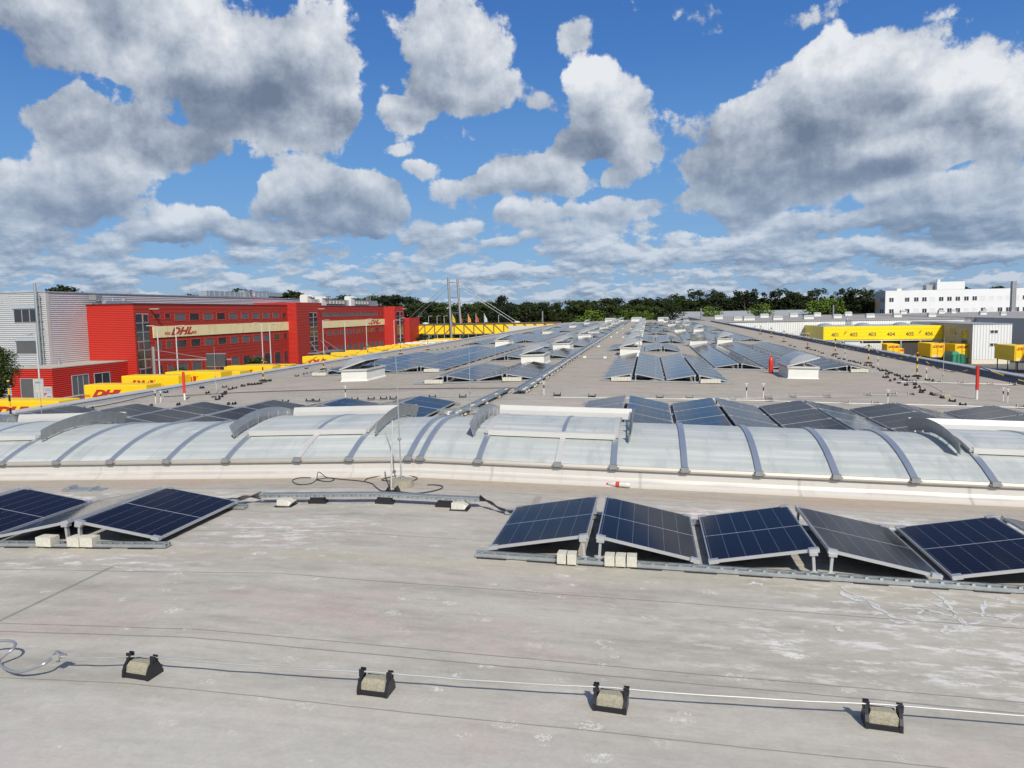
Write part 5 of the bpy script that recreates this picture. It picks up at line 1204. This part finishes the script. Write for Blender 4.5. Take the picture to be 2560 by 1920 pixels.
def crown_mesh(seed, shape, fm, W=4.5, H=9.0, base=4.0, n=34, per=52, ls=.62):
    r = random.Random(seed); m = MB(); cl = []
    for i in range(n):
        while True:
            t = r.random(); a = r.random() * 6.283
            if shape == 'round': rad = W * math.sqrt(max(0, 1 - (2 * t - 1) ** 2)) * (1 if t > .35 else .9)
            elif shape == 'tall': rad = W * .62 * math.sin(math.pi * (t * .9 + .05)) ** .6
            elif shape == 'cone': rad = W * .75 * (1 - t) ** .8 + .2
            else: rad = W * (.35 + .75 * t) * (1 if t < .8 else .8)
            rr = rad * (r.random() ** .45) * .82; break
        c = Vector((rr * math.cos(a), rr * math.sin(a), base + t * H)); s_ = r.uniform(.85, 1.75) * (.75 if shape == 'airy' else 1)
        cl.append((c, s_))
        for k in range(per):
            d = Vector((r.gauss(0, 1), r.gauss(0, 1), r.gauss(0, 1)))
            if d.length < .01: continue
            d.normalize(); p = c + Vector((d.x, d.y, d.z * .72)) * s_ * (.55 + .5 * r.random())
            nrm = (d + Vector((r.gauss(0, .5), r.gauss(0, .5), r.gauss(0, .5)))).normalized()
            u = nrm.cross(Vector((0, 0, 1)) if abs(nrm.z) < .9 else Vector((1, 0, 0))).normalized(); v = nrm.cross(u); q = ls * r.uniform(.45, 1.)
            m.add([p - u * q * .5, p + v * q * .35, p + u * q * .5, p - v * q * .35], [(0, 1, 2, 3)])
    me = m.mesh('crown', [fm]); tm = MB()
    top = base + H * .8
    tm.tube([(0, 0, 0), (.1, 0, base), (.05, .1, top)], [.34, .26, .06], 7)
    for c, s_ in cl[::3]:
        zz = max(base * .7, c.z - r.uniform(1.5, 3)); tm.tube([(0.08, .03, zz), (c.x * .6, c.y * .6, (zz + c.z) / 2 + .3), c], [.13, .08, .03], 5)
    return me, tm.mesh('trunk', [M_bark])
KINDS = {'yard': crown_mesh(11, 'round', F2, 3.2, 6.5, 2.2, 95, 120, .36), 'round': crown_mesh(1, 'round', F1, 5.4, 10.2, 2.6, 52, 46, .8), 'round2': crown_mesh(2, 'round', F2, 5.2, 10.2, 2.4, 50, 46, .75), 'airy': crown_mesh(3, 'airy', F1, 5.6, 10.6, 3.0, 46, 44, .75), 'tall': crown_mesh(4, 'tall', F2, 5.2, 11.6, 1.2, 44, 46, .7), 'bright': crown_mesh(5, 'round', F3, 4.6, 7, 2.0, 36, 50), 'cone': crown_mesh(6, 'round', F4, 3.8, 9.5, 3, 46, 52, .7), 'airy2': crown_mesh(8, 'airy', F1, 5.0, 10.4, 3.2, 38, 44, .75)}
def tree(px_, topy, Y, kind, label, grp, wid=1.):
    t_ = atY(px_, topy, Y); cm, tm = KINDS[kind]; H = {'round': 13.6, 'round2': 13.6, 'airy': 14.2, 'tall': 13.6, 'bright': 9.6, 'cone': 13.2, 'airy2': 14.2, 'yard': 8.9}[kind]
    s_ = (t_.z - YG) / H; t = thing('tree', (t_.x, Y, YG), label, 'tree', grp); t.rotation_euler = (0, 0, rnd.random() * 6.28); t.scale = (s_ * wid, s_ * wid, s_)
    link('crown', cm, t); link('trunk', tm, t); return t
g1 = 'trees beyond the far buildings'
T = [(640, 738, 'round'), (690, 731, 'round2'), (730, 727, 'round'), (770, 744, 'tall'), (800, 737, 'round2'), (835, 742, 'round2'), (865, 738, 'round'), (900, 741, 'round2'), (930, 735, 'tall'), (960, 739, 'round'), (990, 737, 'round'), (1020, 742, 'round'), (1050, 752, 'round2'), (1080, 754, 'round'), (1108, 754, 'tall'), (1150, 757, 'airy2'), (1175, 766, 'tall'), (1195, 752, 'tall'), (1222, 750, 'tall'), (1290, 760, 'round'), (1315, 752, 'tall'), (1335, 754, 'tall'), (1360, 752, 'tall'), (1395, 753, 'tall'), (1425, 748, 'tall'), (1455, 746, 'round2'), (1480, 748, 'round2'), (1510, 746, 'round'), (1545, 745, 'round'), (1590, 747, 'round'), (1625, 743, 'airy'), (1655, 752, 'round')]
T2 = [(1690, 735, 'airy'), (1720, 730, 'airy2'), (1760, 722, 'airy'), (1800, 730, 'round'), (1835, 728, 'airy2'), (1862, 724, 'airy'), (1905, 728, 'airy2'), (1950, 722, 'airy'), (1985, 730, 'round'), (2005, 728, 'airy'), (2045, 721, 'airy'), (2078, 735, 'airy2'), (2112, 722, 'airy'), (2150, 719, 'airy'), (2180, 724, 'airy'), (2210, 735, 'round')]
for x, y, k in T: tree(x, y, 300 + rnd.uniform(0, 25), k, ('dark dense' if k == 'round' else 'slender' if k == 'tall' else 'open branched' if k[:4] == 'airy' else 'mid green') + ' tree in the belt ' + ('behind the red building roof' if x < 1000 else 'behind the yellow bridge' if x < 1330 else 'beyond the far end of the warehouse'), g1 + ' on the left', 1.25)
tree(1255, 737, 285, 'cone', 'tall nearly black rounded tree standing above the belt right of the pylon', 'dark landmark tree', 1.0)
for x, y, k in T2: tree(x, y, 350 + rnd.uniform(0, 25), k, ('dark dense' if k == 'round' else 'tall open branched') + ' tree in the belt ' + ('beyond the warehouse roof end' if x < 1900 else 'left of the white office block'), g1 + ' on the right')
for x in range(1640, 2230, 30): tree(x, 742 + rnd.uniform(-6, 8), 352 + rnd.uniform(0, 10), rnd.choice(['round', 'round', 'round2']), 'lower dark tree filling the belt under the tall crowns', 'undergrowth trees on the right', 1.3)
for x in range(560, 1680, 36): tree(x, 760 - (1620 - x) * .005 + rnd.uniform(-4, 7), 296 + rnd.uniform(0, 10), rnd.choice(['round2', 'round', 'tall']), 'lower green tree filling the belt under the crowns', 'undergrowth trees on the left', 1.3)
for x, y, Y, l in ((1775, 766, 300, 'bright green rounded tree behind the slim mast'), (1905, 759, 300, 'bright green tree left of the yellow dock'), (2075, 745, 305, 'bright green spreading tree above the yellow dock'), (2040, 752, 306, 'bright green tree just left of the spreading one'), (1480, 775, 240, 'bright green tree at the far left roof end'), (1570, 775, 240, 'bright green tree by the far ridge tray end'), (1610, 778, 245, 'small bright green tree right of the ridge tray end')):
    tree(x, y, Y, 'bright', l, 'bright green trees', 1.1)
for x, y, Y, l in ((2340, 716, 420, 'dark tree peeking over the office block roof, left of two'), (2395, 713, 420, 'dark tree peeking over the office block roof, right of two'), (2490, 716, 420, 'dark tree peeking over the office block roof beside the chimney'), (155, 714, 260, 'dark tree crown peeking over the silver hall roof'), (478, 736, 300, 'small dark tree top over the silver hall roof edge'), (605, 722, 300, 'dark tree top behind the galvanised roof duct')):
    tree(x, y, Y, 'round', l, 'trees peeking over roofs', 1.2)
tree(-22, 868, 82, 'yard', 'leafy green tree at the left photo edge before the low red annexe', 'foreground yard tree', 1.0)
for x, y, l in ((1055, 832, 'small bush in front of the yellow bridge'), (1000, 845, 'low bush under the left part of the bridge'), (1190, 838, 'low bush under the bridge right of the pylon'), (640, 890, 'small tree before the ground floor of the red building'), (447, 915, 'small shrub behind the gantry column')):
    tree(x, y, 232 if y < 880 else 110, 'round2', l, 'small yard shrubs', 1.3)
# forest mass behind everything
m = MB(); r_ = random.Random(3)
for k in range(9000):
    x = r_.uniform(-330, 330); y = 420 + r_.uniform(0, 60); hmax = 6.5 + 2.0 * math.sin(x * .05) + 1.5 * math.sin(x * .13); z = YG + r_.random() ** .8 * (hmax - YG - 2)
    u = Vector((r_.gauss(0, 1), r_.gauss(0, .4), r_.gauss(0, .5))).normalized(); v = u.cross(Vector((r_.gauss(0, 1), r_.gauss(0, 1), r_.gauss(0, 1)))).normalized(); q = r_.uniform(1., 2.6); p = Vector((x, y, z))
    m.add([p - u * q, p + v * q * .6, p + u * q, p - v * q * .6], [(0, 1, 2, 3)])
tag(m.build('distant_forest', F1), 'distant dark forest mass behind the tree belt', 'forest', None, 'stuff')

# ------------------------------------------------------------------ world: sky with procedural clouds
w = bpy.data.worlds.new('World'); sc.world = w; w.use_nodes = True
nt = w.node_tree; nt.nodes.clear(); t = NT(nt)
SUN_EL, SUN_AZ = 40., 154.       # azimuth clockwise from +Y
sky = t.node('ShaderNodeTexSky'); sky.sky_type = 'NISHITA'; sky.sun_disc = False; sky.sun_elevation = R(SUN_EL); sky.sun_rotation = R(SUN_AZ); sky.air_density = 1.0; sky.dust_density = .6; sky.ozone_density = 2.0
BL = [(150, 60, 210, 100, 1.), (360, 110, 150, 95, .9), (500, 110, 170, 120, 1.), (690, 160, 115, 160, 1.1), (600, 235, 190, 75, 1.), (130, 265, 95, 60, .8), (190, 290, 150, 80, .9), (370, 295, 130, 75, 1.), (180, 385, 170, 72, 1.2), (60, 450, 130, 50, .8),
      (980, 105, 150, 120, 1.05), (1000, 200, 170, 60, .9), (885, 262, 75, 45, 1.), (1240, 60, 60, 70, .7), (1300, 235, 100, 105, 1.15), (1240, 310, 90, 50, .7), (1355, 350, 60, 65, .9), (1190, 395, 150, 45, .9), (1010, 435, 60, 45, .8), (1160, 250, 50, 50, .6),
      (1560, 290, 180, 80, 1.), (1760, 230, 190, 120, 1.1), (1870, 160, 130, 100, 1.1), (2090, 200, 190, 120, 1.1), (1780, 350, 260, 75, 1.1), (2110, 320, 160, 50, 1.), (2200, 260, 120, 90, 1.), (1930, 330, 160, 60, .9),
      (700, 450, 160, 75, 1.1), (650, 385, 75, 50, 1.), (780, 420, 90, 50, .8), (430, 490, 125, 50, 1.), (1150, 470, 85, 36, .9), (1320, 462, 95, 36, .9), (1570, 445, 100, 50, .9), (1720, 490, 90, 40, .8), (2060, 470, 180, 55, 1.), (90, 520, 150, 38, .8), (1480, 380, 80, 55, .7), (900, 500, 60, 35, .6),
      (300, 515, 95, 34, .9), (560, 500, 80, 32, .8), (950, 535, 55, 22, .8), (1085, 548, 75, 24, .8), (1190, 528, 70, 28, .9), (1335, 545, 90, 24, .8), (1470, 520, 60, 24, .7), (1560, 565, 70, 20, .9), (1650, 555, 80, 26, .8), (1770, 545, 80, 26, .9), (1900, 545, 90, 26, .9), (2040, 535, 120, 28, .8), (2180, 510, 90, 40, .9), (1985, 425, 110, 32, .9), (2160, 405, 90, 36, .9), (50, 565, 90, 22, .8), (200, 560, 80, 20, .8), (350, 580, 90, 18, .8), (520, 572, 80, 20, .8), (690, 565, 70, 22, .8), (850, 590, 70, 15, .8), (1640, 430, 90, 32, .8), (1450, 480, 60, 26, .7), (1700, 30, 170, 24, .35), (2060, 30, 130, 34, .35), (1490, 30, 60, 40, .4),
      (1210, 330, 60, 60, .7), (1110, 360, 70, 45, .7), (1520, 360, 70, 44, .8), (1540, 410, 80, 34, .8), (840, 440, 60, 40, .8), (780, 500, 60, 22, .8), (1010, 500, 60, 26, .7), (1260, 505, 90, 26, .9), (1400, 560, 80, 18, .8), (1230, 575, 80, 16, .8), (1060, 585, 70, 14, .8), (560, 290, 60, 40, .4), (1900, 480, 90, 26, .9), (880, 330, 60, 24, .45), (930, 380, 60, 22, .5), (560, 330, 50, 34, .4), (1060, 400, 50, 30, .7), (1440, 440, 60, 30, .8)]
def n2(nt_, v, scale, det, rough=.6, dist=0):
    n = nt_.n.new('ShaderNodeTexNoise'); n.noise_dimensions = '2D'; nt_.put(n.inputs['Vector'], v)
    n.inputs['Scale'].default_value = scale; n.inputs['Detail'].default_value = det; n.inputs['Roughness'].default_value = rough; n.inputs['Distortion'].default_value = dist
    return n
def newgroup(name):
    g = bpy.data.node_groups.new(name, 'ShaderNodeTree'); g.interface.new_socket('P', in_out='INPUT', socket_type='NodeSocketVector'); g.interface.new_socket('D', in_out='OUTPUT', socket_type='NodeSocketFloat'); g.interface.new_socket('S', in_out='OUTPUT', socket_type='NodeSocketFloat')
    q = NT(g); q.gout = q.node('NodeGroupOutput'); return g, q, q.node('NodeGroupInput').outputs[0], q.gout.inputs[0]
gm, gt, Pin, Gout = newgroup('CloudMasses')
st = (0., 0., 0.)
def vmadd(g, a, b, c):
    n = g.n.new('ShaderNodeVectorMath'); n.operation = 'MULTIPLY_ADD'
    for k_, v_ in enumerate((a, b, c)): g.put(n.inputs[k_], v_)
    return n.outputs[0]
SHB = [(600, 245, 200, 60, -.5), (430, 225, 150, 60, -.4), (560, 190, 70, 60, -.3), (230, 325, 120, 50, -.45), (400, 325, 110, 45, -.5), (200, 445, 170, 34, -.5), (70, 490, 120, 26, -.3), (950, 245, 150, 36, -.4), (1250, 312, 85, 40, -.6), (1640, 340, 190, 62, -.6), (1740, 400, 200, 40, -.55), (1930, 385, 120, 32, -.4), (2090, 300, 160, 45, -.35), (700, 500, 120, 36, -.5), (620, 455, 70, 36, -.35), (440, 525, 120, 20, -.4), (1150, 420, 130, 20, -.35), (2060, 492, 170, 26, -.45), (150, 110, 110, 60, -.2),
       (690, 105, 90, 80, .45), (500, 130, 70, 50, .35), (170, 345, 165, 36, .6), (1290, 175, 100, 60, .6), (1000, 75, 130, 70, .4), (880, 245, 60, 24, .4), (1830, 110, 130, 60, .5), (1600, 220, 180, 55, .4), (2100, 150, 160, 50, .45), (1990, 330, 120, 28, .5), (2140, 350, 90, 24, .4), (640, 372, 80, 36, .6), (760, 405, 80, 30, .4), (420, 462, 90, 24, .45), (1155, 452, 80, 16, .35), (1310, 448, 70, 16, .35), (1560, 425, 60, 22, .4)]
V_ = Pin
for k_, (cx, cy, rx, ry, wt) in enumerate(BL + SHB):
    shb = k_ >= len(BL); a, b = ray(cx * 1.1573, cy * 1.1573); az = math.atan(a); el = math.atan(b * math.cos(az)); k = 1.1573 / F * .93 * (1.14 if not shb else 1.1)
    if k_ and k_ % 6 == 0: V_ = vmadd(gt, st, (1e-7, 1e-7, 0.), Pin)
    d = vmadd(gt, V_, (1 / (rx * k), 1 / (ry * k), 0.), (-az / (rx * k), -el / (ry * k), 1.))
    q = gt.vmath('DOT_PRODUCT', d, d, out=1); v = gt.math('MULTIPLY_ADD', q, -1., 2.); v = gt.math('MAXIMUM', v, 0.)
    st = vmadd(gt, (wt, 0., 0.), v, st) if shb else vmadd(gt, vmadd(gt, d, (0., wt, wt), (0., 0., 0.)), v, st)
o_ = gt.sep(st); gt.l.new(gt.math('MINIMUM', o_[2], 1.2), Gout); gt.l.new(gt.math('ADD', gt.math('MULTIPLY', gt.math('DIVIDE', o_[1], gt.math('ADD', o_[2], .12)), .6), gt.math('MULTIPLY', o_[0], 1.5)), gt.gout.inputs[1])
gn, gt, Pin, Gout = newgroup('CloudTexture')
el = gt.sep(Pin)[1]
hi = gt.math('MULTIPLY_ADD', n2(gt, Pin, 12., 7, .62).outputs[0], 2.1, -1.05)
def band(sx, sy, scale, seed, off):
    return gt.math('MULTIPLY_ADD', n2(gt, gt.vmath('ADD', gt.vmath('MULTIPLY', Pin, (sx, sy, 0.)), (seed, seed * .7, 0.)), scale, 5, .6).outputs[0], 3.0, off)
mid = band(1., 2.0, 10., 3.3, -1.40); low = band(1., 3.0, 21., 8.1, -1.27)
f1 = gt.smooth(el, .075, .14); f2 = gt.smooth(el, .04, .09)
lm = gt.math('ADD', gt.math('MULTIPLY', mid, f2), gt.math('MULTIPLY', low, gt.math('SUBTRACT', 1., f2)))
gt.l.new(gt.math('ADD', gt.math('MULTIPLY', hi, f1), gt.math('MULTIPLY', lm, gt.math('SUBTRACT', 1., f1))), Gout)
tc = t.node('ShaderNodeTexCoord').outputs['Generated']; s_ = t.sep(t.vmath('NORMALIZE', tc))
az = t.math('ARCTAN2', s_[0], s_[1]); el = t.math('ARCSINE', s_[2]); Pv = t.comb(az, el, 0.)
wn = n2(t, Pv, 6., 2, .6); wrp = t.vmath('MULTIPLY', t.vmath('SUBTRACT', wn.outputs[1], (.5, .5, .5)), (.10, .06, 0.))
def grp_(g, v, k=0): n_ = nt.nodes.new('ShaderNodeGroup'); n_.node_tree = g; t.put(n_.inputs[0], v); return n_.outputs[k]
shr = t.math('MULTIPLY_ADD', t.smooth(el, .03, .3), .8, .2)
def up(dx, dy, b_=None):
    o_ = t.vmath('SCALE', (dx, dy, 0.)); t.l.new(shr, o_.node.inputs[3]); return t.vmath('ADD', b_ or Pv, o_)
f1 = t.smooth(el, .075, .14)
mw = t.math('MULTIPLY_ADD', f1, .68, .32); mo = t.math('MULTIPLY', f1, -.335)
Pw = t.vmath('ADD', Pv, wrp)
mm = grp_(gm, Pw); M0 = t.math('MULTIPLY_ADD', mm, mw, mo); SH = mm.node.outputs[1]
N0 = grp_(gn, Pv); N1 = grp_(gn, up(.010, .020)); N2_ = grp_(gn, up(.018, .060))
D0 = t.math('ADD', M0, N0)
alpha = t.smooth(D0, -.02, .22)
g1_ = t.math('SUBTRACT', N0, N1); g2_ = t.math('ADD', t.math('MULTIPLY', SH, .85), t.math('MULTIPLY', t.math('SUBTRACT', N0, N2_), .8))
lit = t.math('MULTIPLY', t.math('ADD', t.math('MULTIPLY', g1_, .30), t.math('MULTIPLY', g2_, .40)), t.math('MULTIPLY_ADD', f1, -.8, 1.8))
lit = t.math('ADD', lit, t.math('MULTIPLY_ADD', t.math('MINIMUM', D0, .9), -.06, .60))
lit = t.math('ADD', lit, t.math('MULTIPLY_ADD', wn.outputs[0], .45, -.225))
litc = t.ramp(lit, [(.0, (.16, .205, .29)), (.25, (.245, .295, .385)), (.5, (.40, .455, .54)), (.75, (.60, .645, .71)), (1., (.82, .84, .87))])
SKYK = .105
haze = t.smooth(el, .22, 0.)
skc = t.ramp(t.math('MULTIPLY', el, 2.), [(.0, (.26, .41, .60)), (.12, (.20, .40, .68)), (.35, (.115, .31, .66)), (.62, (.052, .19, .54)), (1., (.026, .11, .40))])
nis = t.vmath('SCALE', sky.outputs[0]); nis.node.inputs[3].default_value = SKYK
front = t.smooth(s_[1], -.1, .5)
clear = t.mix(t.math('MULTIPLY', front, .88), nis, skc)
cl2 = t.mix(t.math('MULTIPLY', haze, .36), litc, (.28, .39, .54))
am = t.math('MULTIPLY', alpha, t.math('MULTIPLY_ADD', haze, -.2, .97))
fin = t.mix(am, clear, cl2)
# behind the camera: broken cloud as well
fin2 = t.mix(t.math('MULTIPLY', t.math('SUBTRACT', 1., front), .35), fin, (.45, .5, .58))
bg = t.node('ShaderNodeBackground'); t.l.new(fin2, bg.inputs[0]); bg.inputs[1].default_value = 1.0
out = t.node('ShaderNodeOutputWorld'); t.l.new(bg.outputs[0], out.inputs[0])
w.cycles.sampling_method = 'MANUAL'; w.cycles.sample_map_resolution = 256

# ------------------------------------------------------------------ sun, camera
sd = bpy.data.lights.new('sun', 'SUN'); sd.energy = 4.5; sd.angle = R(.5); sd.color = (1., .945, .86)
so = bpy.data.objects.new('sun', sd); col.objects.link(so)
az_ = R(SUN_AZ); el_ = R(SUN_EL); v = Vector((math.sin(az_) * math.cos(el_), math.cos(az_) * math.cos(el_), math.sin(el_)))
so.rotation_euler = v.to_track_quat('Z', 'Y').to_euler()
cd = bpy.data.cameras.new('camera'); cd.sensor_width = 36; cd.lens = 36 * F / 2560; cd.clip_start = .1; cd.clip_end = 5000
co = bpy.data.objects.new('camera', cd); col.objects.link(co)
co.matrix_world = Matrix.Translation((CX, 0, CZ)) @ Matrix.Rotation(PSI, 4, 'Z') @ Matrix.Rotation(R(90) - TH, 4, 'X') @ Matrix.Rotation(-RHO, 4, 'Z')
sc.camera = co
sc.cycles.use_adaptive_sampling = True; sc.cycles.adaptive_threshold = .03; sc.cycles.max_bounces = 4; sc.cycles.diffuse_bounces = 2; sc.cycles.glossy_bounces = 2; sc.cycles.transmission_bounces = 2; sc.cycles.caustics_reflective = False; sc.cycles.caustics_refractive = False
sc.view_settings.view_transform = 'Standard'; sc.view_settings.look = 'None'; sc.view_settings.exposure = 0.; sc.view_settings.gamma = 1.
